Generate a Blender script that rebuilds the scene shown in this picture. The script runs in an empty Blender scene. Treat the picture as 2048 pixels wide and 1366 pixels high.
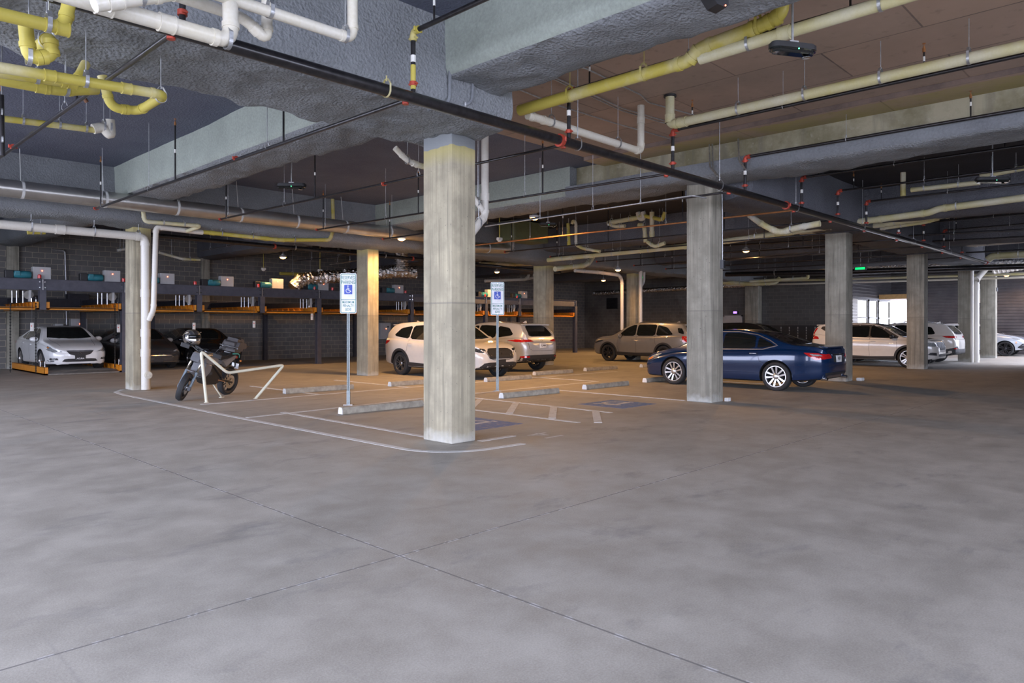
import bpy, bmesh, math, random
from mathutils import Vector, Matrix, noise
from mathutils.bvhtree import BVHTree
random.seed(7)
C = bpy.context.scene.collection
SC = bpy.context.scene
# ------------------------------------------------------------------ camera, exposure, sky, sun
FPX, HZ, EYE, YAW = 1429.5, 651.0, 1.56, math.radians(43.93)
FW = (math.cos(YAW), math.sin(YAW)); RT = (math.sin(YAW), -math.cos(YAW))
cd = bpy.data.cameras.new('camera'); cam = bpy.data.objects.new('camera', cd); C.objects.link(cam)
cd.sensor_width = 36.0; cd.lens = 36.0*FPX/2048; cd.shift_y = -(683-HZ)/2048; cd.clip_end = 300
cam.location = (0, 0, EYE); cam.rotation_euler = (math.radians(90), 0, YAW-math.radians(90))
SC.camera = cam
SC.view_settings.view_transform = 'Standard'; SC.view_settings.look = 'None'
SC.view_settings.exposure = 1.15; SC.view_settings.gamma = 1.0; SC.view_settings.use_curve_mapping = False
SC.cycles.max_bounces = 10; SC.cycles.diffuse_bounces = 7; SC.cycles.sample_clamp_indirect = 6.0
SC.cycles.use_denoising = True
W = bpy.data.worlds.new('sky'); SC.world = W; W.use_nodes = True
bg = W.node_tree.nodes['Background']; bg.inputs[0].default_value = (0.735, 0.785, 1.0, 1); bg.inputs[1].default_value = 4.5
def portal(loc, rot, sx, sy):
    l = bpy.data.lights.new('daylight_portal', 'AREA'); l.shape = 'RECTANGLE'; l.size = sx; l.size_y = sy
    l.cycles.is_portal = True
    o = bpy.data.objects.new('daylight_portal', l); C.objects.link(o); o.location = loc; o.rotation_euler = rot
R90 = math.pi/2
portal((4, -10.5, 2.6), (R90, 0, 0), 18, 5.2)          # open side behind the camera, looking into the garage
portal((-5.1, 6, 2.6), (R90, 0, -R90), 33, 5.2)        # open side at the left
portal((42, 3.9, 2.3), (R90, 0, 0), 14, 4.6)          # drive-in opening at the right
# ------------------------------------------------------------------ pixel helpers: a pixel of the photo, set on a known plane of the building
def ray(px, py):
    k = (px-1024)/FPX
    return (FW[0]+RT[0]*k, FW[1]+RT[1]*k, (HZ-py)/FPX)
def AX(px, py, x): r = ray(px, py); d = x/r[0]; return Vector((x, r[1]*d, EYE+r[2]*d))
def AY(px, py, y): r = ray(px, py); d = y/r[1]; return Vector((r[0]*d, y, EYE+r[2]*d))
def AZ(px, py, z): r = ray(px, py); d = (z-EYE)/r[2]; return Vector((r[0]*d, r[1]*d, z))
# ------------------------------------------------------------------ materials
MATS = {}
class NT:
    def __init__(s, name):
        s.m = bpy.data.materials.new(name); s.m.use_nodes = True; s.t = s.m.node_tree; s.b = s.t.nodes['Principled BSDF']
        MATS[name] = s.m
    def n(s, typ, **kw):
        x = s.t.nodes.new(typ)
        for k, v in kw.items():
            if k.startswith('i_'):
                key = k[2:]; key = int(key) if key.isdigit() else key
                x.inputs[key].default_value = v
            else: setattr(x, k, v)
        return x
    def l(s, a, b): s.t.links.new(a, b)
    def coord(s, scale=(1, 1, 1), kind='Object', rot=(0, 0, 0)):
        c = s.n('ShaderNodeTexCoord'); mp = s.n('ShaderNodeMapping'); mp.inputs['Scale'].default_value = scale
        mp.inputs['Rotation'].default_value = rot; s.l(c.outputs[kind], mp.inputs[0]); return mp.outputs[0]
    def noise(s, vec, scale, detail=4, rough=.55):
        x = s.n('ShaderNodeTexNoise'); x.inputs['Scale'].default_value = scale; x.inputs['Detail'].default_value = detail
        x.inputs['Roughness'].default_value = rough; s.l(vec, x.inputs['Vector']); return x.outputs[0]
    def ramp(s, fac, stops):
        x = s.n('ShaderNodeValToRGB'); e = x.color_ramp.elements
        while len(e) < len(stops): e.new(.5)
        for q, (p, c) in zip(e, stops): q.position = p; q.color = (c[0], c[1], c[2], 1) if not isinstance(c, (int, float)) else (c, c, c, 1)
        s.l(fac, x.inputs[0]); return x.outputs[0]
    def mix(s, fac, a, b, mode='MIX'):
        x = s.n('ShaderNodeMix', data_type='RGBA', blend_type=mode)
        for sock, v in ((x.inputs[0], fac), (x.inputs[6], a), (x.inputs[7], b)):
            if hasattr(v, 'is_linked') or hasattr(v, 'links'): s.l(v, sock)
            elif isinstance(v, (int, float)): sock.default_value = v
            else: sock.default_value = (v[0], v[1], v[2], 1)
        return x.outputs[2]
    def math(s, op, a, b=0.0, c=0.0):
        x = s.n('ShaderNodeMath', operation=op)
        for i, v in enumerate((a, b, c)):
            if hasattr(v, 'links'): s.l(v, x.inputs[i])
            else: x.inputs[i].default_value = v
        return x.outputs[0]
    def sep(s, vec):
        x = s.n('ShaderNodeSeparateXYZ'); s.l(vec, x.inputs[0]); return x.outputs
    def bump(s, h, strength=.3, dist=.02):
        x = s.n('ShaderNodeBump'); x.inputs['Strength'].default_value = strength; x.inputs['Distance'].default_value = dist
        s.l(h, x.inputs['Height']); s.l(x.outputs[0], s.b.inputs['Normal'])
    def col(s, c):
        if hasattr(c, 'links'): s.l(c, s.b.inputs['Base Color'])
        else: s.b.inputs['Base Color'].default_value = (c[0], c[1], c[2], 1)
    def set(s, rough=None, metal=None, coat=None, spec=None):
        if rough is not None: s.b.inputs['Roughness'].default_value = rough
        if metal is not None: s.b.inputs['Metallic'].default_value = metal
        if coat is not None: s.b.inputs['Coat Weight'].default_value = coat; s.b.inputs['Coat Roughness'].default_value = .04
        if spec is not None: s.b.inputs['Specular IOR Level'].default_value = spec
def plain(name, col, rough=.5, metal=0, coat=0, var=.12, vs=6.0):
    s = NT(name); v = s.coord(); n = s.noise(v, vs, 3)
    lo = [c*(1-var) for c in col]; hi = [min(1, c*(1+var)) for c in col]
    s.col(s.ramp(n, [(.3, lo), (.7, hi)])); s.set(rough, metal, coat); return s.m
def glow(name, col, power):
    s = NT(name); s.col(col); s.b.inputs['Emission Color'].default_value = (*col, 1); s.b.inputs['Emission Strength'].default_value = power
    return s.m
# floor: ground concrete slab, saw joints, blotches, tyre scuffs
s = NT('floor_concrete'); v = s.coord(); X, Y, Z = s.sep(v)
big = s.noise(v, .35, 5, .6); mid = s.noise(v, 2.2, 6, .65); fine = s.noise(v, 90, 3, .7)
c = s.ramp(big, [(.32, (.25, .225, .185)), (.5, (.36, .33, .28)), (.68, (.46, .425, .365))])
c = s.mix(.45, c, s.ramp(mid, [(.36, (.22, .20, .165)), (.64, (.48, .445, .385))]))
c = s.mix(.28, c, s.ramp(fine, [(.35, (.22, .205, .18)), (.65, (.52, .485, .43))]))
st = s.noise(s.coord((.8, 1.6, 1), rot=(0, 0, .7)), 1.1, 8, .7)
c = s.mix(s.ramp(st, [(.56, 0), (.70, .55)]), c, (.17, .165, .16))
v2 = s.coord((14, .55, 1), rot=(0, 0, .35)); sc2 = s.noise(v2, 1.0, 2, .5)
c = s.mix(s.ramp(sc2, [(.68, 0), (.76, .16)]), c, (.17, .165, .16))
def line(s, A, pos, w):
    return s.math('LESS_THAN', s.math('ABSOLUTE', s.math('SUBTRACT', A, pos)), w)
wob = s.math('MULTIPLY', s.math('SUBTRACT', s.noise(v, 1.5, 3), .5), .012)
Xw = s.math('ADD', X, wob); Yw = s.math('ADD', Y, wob)
j = None
for ax, pos in ((Xw, 2.96), (Yw, 3.91), (Xw, 16.4), (Yw, 12.6), (Xw, 22.9), (Yw, -2.6)):
    q = line(s, ax, pos, .007); j = q if j is None else s.math('MAXIMUM', j, q)
edge = None
for ax, pos in ((Xw, 2.96), (Yw, 3.91)):
    q = line(s, ax, pos, .016); edge = q if edge is None else s.math('MAXIMUM', edge, q)
chip = s.math('MULTIPLY', edge, s.ramp(s.noise(v, 14, 3), [(.52, 0), (.6, .7)]))
c = s.mix(chip, c, (.62, .61, .6)); c = s.mix(s.math('MULTIPLY', j, .75), c, (.12, .115, .11))
s.col(c); s.l(s.ramp(mid, [(.3, .62), (.7, .82)]), s.b.inputs['Roughness']); s.bump(s.mix(.5, fine, mid), .16, .01)
# sprayed insulation
def foam(name, a, b, ys=.0, bs=.7):
    s = NT(name); v = s.coord(); n1 = s.noise(v, .9, 5, .6); n2 = s.noise(v, 26, 4, .6); n3 = s.noise(s.coord((1, 2.2, 2.2)), 11, 5, .7)
    c = s.ramp(n1, [(.3, a), (.7, b)]); c = s.mix(.25, c, s.ramp(n2, [(.3, [q*.72 for q in a]), (.7, [min(1, q*1.25) for q in b])]))
    if ys: c = s.mix(s.ramp(s.noise(v, 1.7, 4), [(.55, 0), (.7, ys)]), c, (.46, .43, .14))
    s.col(c); s.set(.85, 0, spec=.3); vo = s.n('ShaderNodeTexVoronoi', feature='SMOOTH_F1'); vo.inputs['Scale'].default_value = 34; s.l(s.mix(.05, v, n2), vo.inputs['Vector']) if False else s.l(v, vo.inputs['Vector'])
    s.bump(s.mix(.35, s.mix(.45, n2, n3), vo.outputs[0]), bs, .09); return s.m
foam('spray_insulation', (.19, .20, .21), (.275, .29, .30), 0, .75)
foam('spray_insulation_smooth', (.165, .175, .19), (.225, .24, .255), .0, .3)
foam('spray_insulation_lit_side', (.26, .29, .255), (.37, .41, .36), .0, .2)  # beam sides: greenish light put into the colour, paler than the soffit
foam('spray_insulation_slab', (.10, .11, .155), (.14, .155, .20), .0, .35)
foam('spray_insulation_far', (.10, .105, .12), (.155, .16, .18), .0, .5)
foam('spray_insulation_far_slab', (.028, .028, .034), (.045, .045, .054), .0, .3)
# board-formed concrete (columns): streaks along z, pits, lift joint, overspray on top
def column_mat(name, base, dark, top=3.85, spray=True, mid=1.86):
    s = NT(name); v = s.coord(); X, Y, Z = s.sep(v)
    st = s.noise(s.coord((24, 24, .35)), 1, 3, .6); st2 = s.noise(s.coord((9, 9, .5)), 1, 4, .6); bl = s.noise(v, 2.6, 5, .6); pit = s.noise(v, 30, 2)
    c = s.mix(s.ramp(st, [(.35, 0), (.65, 1)]), [q*.80 for q in base], [min(1, q*1.13) for q in base]); c = s.mix(s.ramp(bl, [(.38, 0), (.62, .8)]), c, dark)
    c = s.mix(s.ramp(st2, [(.53, 0), (.63, .6)]), c, [q*.62 for q in dark])
    c = s.mix(s.ramp(s.noise(s.coord((60, 60, .12)), 1, 2), [(.63, 0), (.68, .5)]), c, [min(1, q*1.45) for q in base])
    c = s.mix(s.ramp(pit, [(.70, 0), (.73, .8)]), c, (.10, .095, .085))
    lo = s.math('LESS_THAN', Z, mid); c = s.mix(s.math('MULTIPLY', lo, .22), c, [q*.72 for q in dark])
    jn = s.math('LESS_THAN', s.math('ABSOLUTE', s.math('SUBTRACT', Z, mid)), .012); c = s.mix(s.math('MULTIPLY', jn, .5), c, (.16, .15, .13))
    ft = s.ramp(s.math('ADD', Z, s.math('MULTIPLY', s.noise(v, 5, 3), .35)), [(.18, .55), (.34, 0)]); c = s.mix(ft, c, (.60, .60, .57))
    if spray:
        zz = s.math('ADD', Z, s.math('MULTIPLY', s.noise(v, 3, 3), .12))
        c = s.mix(s.ramp(s.math('SUBTRACT', zz, top-.22), [(.0, 0), (.2, .7)]), c, (.50, .43, .16))
        c = s.mix(s.math('GREATER_THAN', zz, top+.03), c, (.27, .29, .30))
    s.col(c); s.set(.8); s.bump(s.mix(.5, st, pit), .35, .01); return s.m
column_mat('column_concrete', (.44, .39, .275), (.28, .25, .18), 3.97)
column_mat('column_concrete_bare', (.36, .335, .27), (.235, .22, .175), 9, False)
# bare concrete (slab underside, beam face)
s = NT('slab_concrete'); v = s.coord(); X, Y, Z = s.sep(v)
br = s.n('ShaderNodeTexBrick', offset=.5); br.inputs['Scale'].default_value = 1; br.inputs['Brick Width'].default_value = 2.44; br.inputs['Row Height'].default_value = 1.22
br.inputs['Mortar Size'].default_value = .012; br.inputs['Color1'].default_value = (.42, .30, .225, 1); br.inputs['Color2'].default_value = (.30, .235, .19, 1); br.inputs['Mortar'].default_value = (.13, .10, .09, 1)
s.l(s.coord(rot=(0, 0, R90)), br.inputs['Vector']); n1 = s.noise(v, 1.3, 6, .65); n2 = s.noise(v, 7, 5)
c = s.mix(s.ramp(n1, [(.35, 0), (.7, .5)]), br.outputs[0], (.47, .34, .265)); c = s.mix(s.ramp(n2, [(.6, 0), (.72, .35)]), c, (.16, .135, .12))
yel = s.math('MULTIPLY', s.math('GREATER_THAN', s.math('ADD', X, s.math('MULTIPLY', n1, .5)), 12.55), s.math('LESS_THAN', X, 13.4))
c = s.mix(s.math('MULTIPLY', yel, s.ramp(n1, [(.4, .7), (.7, .2)])), c, (.38, .33, .10)); s.col(c); s.set(.85); s.bump(n2, .1, .01)
s = NT('beam_concrete'); v = s.coord(); n1 = s.noise(v, 1.1, 6, .65); n2 = s.noise(v, 12, 4); n3 = s.noise(s.coord((3, 3, .4)), 1.2, 4)
c = s.ramp(n1, [(.38, (.24, .215, .13)), (.62, (.46, .42, .30))]); c = s.mix(s.ramp(n3, [(.52, 0), (.68, .6)]), c, (.20, .185, .15)); c = s.mix(s.ramp(n2, [(.6, 0), (.75, .4)]), c, (.54, .50, .41))
s.col(c); s.set(.85); s.bump(n2, .2, .01)
# concrete block walls
def block(name, c1, c2, mo, axis):
    s = NT(name); c = s.n('ShaderNodeTexCoord'); sx = s.n('ShaderNodeSeparateXYZ'); s.l(c.outputs['Object'], sx.inputs[0])
    cb = s.n('ShaderNodeCombineXYZ'); s.l(sx.outputs[axis], cb.inputs[0]); s.l(sx.outputs[2], cb.inputs[1])
    br = s.n('ShaderNodeTexBrick'); br.inputs['Scale'].default_value = 1; br.inputs['Brick Width'].default_value = .406; br.inputs['Row Height'].default_value = .203
    br.inputs['Mortar Size'].default_value = .0075; br.inputs['Bias'].default_value = -.2
    br.inputs['Color1'].default_value = (*c1, 1); br.inputs['Color2'].default_value = (*c2, 1); br.inputs['Mortar'].default_value = (*mo, 1)
    s.l(cb.outputs[0], br.inputs['Vector']); v = s.coord(); n = s.noise(v, 30, 4); q = s.mix(s.ramp(n, [(.35, 0), (.65, .25)]), br.outputs[0], (.10, .098, .095))
    n2 = s.noise(v, .8, 3); q = s.mix(s.ramp(n2, [(.5, 0), (.75, .25)]), q, (.34, .33, .31))
    s.col(q); s.set(.9); s.bump(s.mix(.3, s.math('SUBTRACT', 1.0, br.outputs['Fac']), n), .5, .008); return s.m
block('block_wall_x', (.165, .157, .148), (.125, .12, .114), (.40, .35, .27), 0)
block('block_wall_y', (.105, .098, .09), (.085, .078, .072), (.17, .155, .13), 1)
# paints, pipes, metals
def pvc(name, base, yel, amount, grey=0.0):
    s = NT(name); v = s.coord(); n1 = s.noise(v, 1.3, 4, .6); n2 = s.noise(v, 40, 3)
    f = s.ramp(n1, [(.62-.45*amount, 0), (.86-.45*amount, min(1, amount*1.4))]) if amount > 0 else 0.0
    c = s.mix(f, base, yel)
    c = s.mix(s.math('MULTIPLY', s.ramp(n2, [(.4, 0), (.7, .3)]), .6), c, [q*.75 for q in yel])
    if grey: c = s.mix(s.ramp(s.noise(v, .9, 3), [(.55, 0), (.65, grey)]), c, (.36, .38, .42))
    s.col(c); s.set(.35 if amount < .5 else .6); s.b.inputs['Coat Weight'].default_value = .15; return s.m
WHT = (.66, .63, .55); YEL = (.50, .42, .075)
pvc('pvc_white', WHT, (.55, .46, .22), .22); pvc('pvc_cream', (.60, .57, .42), (.52, .46, .15), .5, .0)
pvc('pvc_yellow', (.66, .62, .45), YEL, .85); pvc('pvc_patchy', WHT, YEL, .55, .8); pvc('pvc_downpipe', (.64, .61, .55), (.60, .52, .34), .1)
plain('pipe_black', (.026, .024, .026), .30, .5, .4, .4, 14); plain('post_metal', (.24, .27, .27), .45, .5, 0, .15, 30); plain('pipe_dark_grey', (.055, .05, .055), .42, .6, 0, .5, 9)
plain('pipe_steel', (.42, .42, .43), .35, .9, 0, .2); plain('galvanised', (.50, .51, .52), .42, .85, 0, .2, 25)
plain('coupling_red', (.42, .055, .03), .45, .1, .2, .3); plain('copper_tone', (.36, .16, .06), .4, .5, 0, .3)
plain('sticker_white', (.75, .74, .70), .5); plain('strap_white', (.55, .56, .55), .6)
s = NT('duct_metal'); v = s.coord(); n = s.noise(v, 3, 4); s.col(s.ramp(n, [(.3, (.46, .45, .43)), (.7, (.60, .59, .56))])); s.set(.3, .9); s.bump(n, .05, .01)
s = NT('foil'); v = s.coord(); vo = s.n('ShaderNodeTexVoronoi'); vo.inputs['Scale'].default_value = 9; s.l(v, vo.inputs['Vector'])
s.col((.74, .73, .71)); s.set(.22, 1.0); s.bump(s.mix(.5, vo.outputs[0], s.noise(v, 16, 4)), 1.0, .08)
plain('steel_frame', (.085, .085, .105), .5, .2, 0, .15); plain('steel_frame_dark', (.04, .04, .05), .55, .2, 0, .2)
plain('orange_paint', (.72, .27, .02), .45, 0, .1, .1); plain('deck_steel', (.25, .24, .22), .5, .6, 0, .2); plain('motor_teal', (.025, .17, .21), .45, 0, .1)
plain('box_grey', (.42, .42, .42), .5, 0, 0, .06); plain('chain_black', (.02, .02, .02), .5, .6); plain('beacon_red', (.65, .02, .015), .3, 0, .5)
plain('rubber', (.020, .020, .021), .75, 0, 0, .2); plain('plastic_black', (.018, .018, .02), .45, 0, 0, .2); plain('plastic_grey', (.12, .125, .135), .5)
plain('rail_cream', (.66, .64, .50), .35, 0, .3, .05); plain('stop_concrete', (.36, .325, .26), .85, 0, 0, .25, 9); plain('white_paint', (.72, .72, .70), .6)
plain('sign_white', (.74, .75, .76), .35); plain('sign_green', (.04, .20, .15), .4); plain('sign_blue', (.02, .06, .42), .4)
plain('chrome', (.72, .72, .72), .12, 1.0, 0, .03); plain('rim_satin', (.30, .30, .30), .3, .9, 0, .1); plain('rim_silver', (.62, .61, .60), .25, .9, 0, .05); plain('rim_dark', (.05, .05, .055), .3, .7, 0, .1)
plain('glass_dark', (.008, .010, .010), .04, 0, 1.0, .1); plain('underbody', (.012, .012, .013), .8); plain('trim_black', (.025, .025, .027), .55, 0, 0, .1)
plain('lens_red', (.45, .012, .012), .12, 0, 1.0, .2); plain('lens_clear', (.42, .44, .44), .12, .4, 1.0, .35, 40); plain('lens_amber', (.75, .22, .02), .15, 0, 1.0); plain('lens_dark', (.06, .065, .07), .1, .3, 1.0, .5, 40)
for nm, cc, mt, rg in (('paint_white', (.80, .81, .80), 0, .3), ('paint_pearl', (.66, .63, .58), 0, .3), ('paint_silver', (.50, .51, .52), .35, .32), ('paint_grey', (.24, .235, .225), .3, .32),
                   ('paint_charcoal', (.055, .057, .06), .3, .3), ('paint_black', (.012, .012, .014), .1, .25), ('paint_blue', (.002, .020, .070), .2, .22), ('paint_light_grey', (.48, .52, .57), .2, .3)):
    plain(nm, cc, rg, mt, 1.0, .03)
s = NT('floor_paint_white'); v = s.coord(); n = s.noise(v, 9, 6, .7); s.col(s.ramp(n, [(.36, (.47, .46, .44)), (.48, (.63, .625, .60))])); s.set(.75)
s = NT('floor_paint_blue'); v = s.coord(); n = s.noise(v, 11, 6, .7); s.col(s.ramp(n, [(.34, (.30, .31, .33)), (.50, (.09, .17, .36))])); s.set(.75)
s = NT('siding'); v = s.coord(); X, Y, Z = s.sep(v); s.col(s.ramp(s.noise(v, 2, 3), [(.3, (.075, .07, .075)), (.7, (.11, .105, .11))])); s.set(.4, .3)
s = NT('siding_light'); s.col((.50, .47, .42)); s.set(.4, .2)
plain('wood_header', (.56, .33, .12), .5, 0, 0, .15); plain('ground_outside', (.55, .54, .52), .9)
glow('lamp_warm', (1.0, .42, .10), 14); glow('led_red', (1.0, .12, .05), 8); glow('led_green', (.05, 1.0, .25), 6); glow('exit_green', (.0, .6, .10), 1.2); glow('sign_violet', (.25, .12, 1.0), 2.0); glow('lamp_tube', (1.0, .93, .8), 6)
M = MATS
# ------------------------------------------------------------------ mesh helpers
def tag(o, label=None, cat=None, group=None, kind=None):
    if label: o['label'] = label
    if cat: o['category'] = cat
    if group: o['group'] = group
    if kind: o['kind'] = kind
    return o
def empty(name, loc=(0, 0, 0), rz=0, label=None, cat=None, group=None):
    o = bpy.data.objects.new(name, None); C.objects.link(o); o.location = loc; o.rotation_euler = (0, 0, rz); o.empty_display_size = .1
    return tag(o, label, cat, group)
def obj(name, bm, mat, parent=None, smooth=False, sharp=None):
    me = bpy.data.meshes.new(name); bm.normal_update(); bm.to_mesh(me); bm.free()
    for m in (mat if isinstance(mat, (list, tuple)) else [mat]): me.materials.append(M[m] if isinstance(m, str) else m)
    if smooth:
        for p in me.polygons: p.use_smooth = True
        if sharp: me.set_sharp_from_angle(angle=math.radians(sharp))
    o = bpy.data.objects.new(name, me); C.objects.link(o)
    if parent: o.parent = parent
    return o
def BM(): return bmesh.new()
def box(bm, x0, x1, y0, y1, z0, z1, mi=0, bev=0):
    vs = [bm.verts.new((x, y, z)) for x in (x0, x1) for y in (y0, y1) for z in (z0, z1)]
    fs = [bm.faces.new([vs[i] for i in q]) for q in ((0, 1, 3, 2), (4, 6, 7, 5), (0, 4, 5, 1), (2, 3, 7, 6), (0, 2, 6, 4), (1, 5, 7, 3))]
    for f in fs: f.material_index = mi
    if bev:
        es = {e for f in fs for e in f.edges}; bmesh.ops.bevel(bm, geom=list(es), offset=bev, segments=2, affect='EDGES', profile=.5)
    return bm
def frame(t):
    t = t.normalized(); a = Vector((0, 0, 1)) if abs(t.z) < .95 else Vector((1, 0, 0)); u = t.cross(a).normalized(); return u, t.cross(u).normalized()
def tube(bm, pts, r, fillet=0.0, seg=14, cap=True, mi=0, fs=5):
    pts = [Vector(p) for p in pts]; path = [pts[0]]
    for i in range(1, len(pts)-1):
        a, b, c = pts[i-1], pts[i], pts[i+1]; d1 = (a-b); d2 = (c-b); f = min(fillet, d1.length*.48, d2.length*.48)
        if f > 1e-4:
            p0 = b+d1.normalized()*f; p2 = b+d2.normalized()*f
            for k in range(fs+1): t = k/fs; path.append(p0*(1-t)**2+b*2*t*(1-t)+p2*t*t)
        else: path.append(b)
    path.append(pts[-1]); rings = []; u = None
    for i, p in enumerate(path):
        t = (path[min(i+1, len(path)-1)]-path[max(i-1, 0)]).normalized()
        if u is None: u, w = frame(t)
        else: u = (u-t*u.dot(t)).normalized(); w = t.cross(u)
        rr = r[i] if isinstance(r, list) else r
        rings.append([bm.verts.new(p+(u*math.cos(2*math.pi*k/seg)+w*math.sin(2*math.pi*k/seg))*rr) for k in range(seg)])
    for a, b in zip(rings, rings[1:]):
        for k in range(seg): f = bm.faces.new((a[k], a[(k+1) % seg], b[(k+1) % seg], b[k])); f.material_index = mi
    if cap: f = bm.faces.new(rings[0][::-1]); f.material_index = mi; f = bm.faces.new(rings[-1]); f.material_index = mi
    return bm
def lathe(bm, prof, o=(0, 0, 0), axis='Z', seg=24, mi=0, loop=False):
    rings = []; O = Vector(o)
    for r, h in prof:
        ring = []
        for k in range(seg):
            a = 2*math.pi*k/seg; c, s_ = r*math.cos(a), r*math.sin(a)
            p = {'Z': (c, s_, h), 'Y': (c, h, s_), 'X': (h, c, s_)}[axis]; ring.append(bm.verts.new(O+Vector(p)))
        rings.append(ring)
    for a, b in zip(rings, rings[1:]+([rings[0]] if loop else [])):
        for k in range(seg): f = bm.faces.new((a[k], a[(k+1) % seg], b[(k+1) % seg], b[k])); f.material_index = mi
    for q, rv in (() if loop else ((rings[0], True), (rings[-1], False))):
        if prof[0 if rv else -1][0] > 1e-5: f = bm.faces.new(q[::-1] if rv else q); f.material_index = mi
    bmesh.ops.remove_doubles(bm, verts=bm.verts[:], dist=1e-6); bmesh.ops.recalc_face_normals(bm, faces=bm.faces[:])
    return bm
def prism(bm, pts, axis, a, b, mi=0):
    def P3(p, h): return {'X': (h, p[0], p[1]), 'Y': (p[0], h, p[1]), 'Z': (p[0], p[1], h)}[axis]
    A = [bm.verts.new(P3(p, a)) for p in pts]; B = [bm.verts.new(P3(p, b)) for p in pts]
    f = bm.faces.new(A); f.material_index = mi; f = bm.faces.new(B[::-1]); f.material_index = mi
    for i in range(len(pts)): f = bm.faces.new((A[i], B[i], B[(i+1) % len(pts)], A[(i+1) % len(pts)])); f.material_index = mi
    bmesh.ops.recalc_face_normals(bm, faces=bm.faces[:])
    return bm
def text_bm(txt, size, bold=0.0):
    cu = bpy.data.curves.new('t', 'FONT'); cu.body = txt; cu.size = size; cu.align_x = 'CENTER'; cu.align_y = 'CENTER'; cu.offset = bold; cu.resolution_u = 3
    o = bpy.data.objects.new('t', cu); C.objects.link(o); dg = bpy.context.evaluated_depsgraph_get(); me = bpy.data.meshes.new_from_object(o.evaluated_get(dg))
    bm = BM(); bm.from_mesh(me); bpy.data.objects.remove(o); bpy.data.meshes.remove(me); return bm
def copy_tree(o, parent=None):
    c = o.copy(); C.objects.link(c); c.parent = parent
    for ch in list(o.children): copy_tree(ch, c)
    return c
# ------------------------------------------------------------------ the building
def quad(bm, a, b, c, d, mi=0):
    f = bm.faces.new([bm.verts.new(p) for p in (a, b, c, d)]); f.material_index = mi
def foam_beam(name, x0, x1, y0, y1, z0, z1, mats, amp=.05, step=.13, side_mi=1, sag=0.06, seed=0, rnd=.12):
    """sprayed beam: soffit and both long sides as one rough skin, closed box"""
    bm = BM(); along = 'x' if (x1-x0) > (y1-y0) else 'y'
    L0, L1, c0, c1 = (x0, x1, y0, y1) if along == 'x' else (y0, y1, x0, x1)
    nl = max(2, int((L1-L0)/step)); prof = []
    h = z1-z0; w = c1-c0; nh = max(2, int(h/step)); nw = max(3, int(w/step))
    for i in range(nh+1): prof.append((c0, z1-h*i/nh, -1, 0))
    for i in range(1, nw): prof.append((c0+w*i/nw, z0, 0, -1))
    for i in range(nh+1): prof.append((c1, z0+h*i/nh, 1, 0))
    grid = []
    for i in range(nl+1):
        L = L0+(L1-L0)*i/nl; row = []
        for (c, z, nc, nz) in prof:
            p = Vector((L, c, z)) if along == 'x' else Vector((c, L, z))
            # round lower corners
            dc = min(abs(c-c0), abs(c-c1)); dz = z-z0
            cc, zz = c, z
            if dc < rnd and dz < rnd:
                q = (rnd-dc)/rnd*(rnd-dz)/rnd*rnd*.3; cc += q*(1 if abs(c-c0) < abs(c-c1) else -1); zz += q
            big = noise.noise(Vector((L*.55+seed, c*.9, z*.8)))*amp*1.3; fin = (noise.noise(Vector((L*3.1+seed, c*4.3, z*4.3)))+.6*noise.noise(Vector((L*7.1, c*9, z*9+seed))))*amp*(.8 if nz else .22)
            dsp = big+fin
            zz += (nz*(dsp+sag*math.sin(math.pi*(c-c0)/w)) if nz else 0); cc += nc*dsp*.7
            row.append(bm.verts.new((L, cc, zz) if along == 'x' else (cc, L, zz)))
        grid.append(row)
    for a, b in zip(grid, grid[1:]):
        for k in range(len(prof)-1):
            f = bm.faces.new((a[k], a[k+1], b[k+1], b[k])); n_side = k < nh or k >= nh+nw; f.material_index = side_mi if n_side and len(mats) > 1 else 0
    bm.faces.new(grid[0]); bm.faces.new(grid[-1][::-1]); bm.faces.new([r[0] for r in grid][::-1]+[r[-1] for r in grid])
    bmesh.ops.recalc_face_normals(bm, faces=bm.faces[:])
    o = obj(name, bm, mats, smooth=True, sharp=60); tag(o, kind='structure'); return o
bm = box(BM(), -9, 50, -11, 32, -.3, 0); tag(obj('floor', bm, 'floor_concrete'), kind='structure')
bm = BM(); box(bm, -70, 110, -60, 60, -.5, -.32); tag(obj('ground_outside', bm, 'ground_outside'), 'pale paved ground outside the garage', 'ground', kind='structure')
SLAB = 5.2
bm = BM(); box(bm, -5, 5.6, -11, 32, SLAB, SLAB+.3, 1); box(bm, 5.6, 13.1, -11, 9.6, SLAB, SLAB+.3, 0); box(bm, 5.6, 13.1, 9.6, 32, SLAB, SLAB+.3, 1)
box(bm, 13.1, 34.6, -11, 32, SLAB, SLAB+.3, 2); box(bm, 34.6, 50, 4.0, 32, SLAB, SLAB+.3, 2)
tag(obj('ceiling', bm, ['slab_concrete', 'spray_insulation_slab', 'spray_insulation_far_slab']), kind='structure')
SF = 'spray_insulation_far'; SI, SS, SG = 'spray_insulation', 'spray_insulation_smooth', 'spray_insulation_lit_side'
foam_beam('ceiling_beam', -5, 6.68, 6.45, 8.15, 4.16, 5.3, [SI, SI], .07, .085, sag=.03, seed=3)       # deep beam in front of the first column
foam_beam('ceiling_beam', 5.55, 6.55, -11, 6.5, 4.5, 5.3, [SI, SG], .05, .10, seed=11, sag=.03)
foam_beam('ceiling_beam', 5.50, 6.60, 8.1, 18.1, 4.48, 5.3, [SI, SG], .06, .11, seed=5, sag=.03)
foam_beam('ceiling_beam', 5.55, 6.55, 19.0, 31, 4.45, 5.3, [SI, SS], .05, .2, seed=7)
foam_beam('ceiling_beam', -5, 39.4, 18.0, 19.2, 4.0, 5.3, [SI, SS], .06, .16, seed=9)
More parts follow.
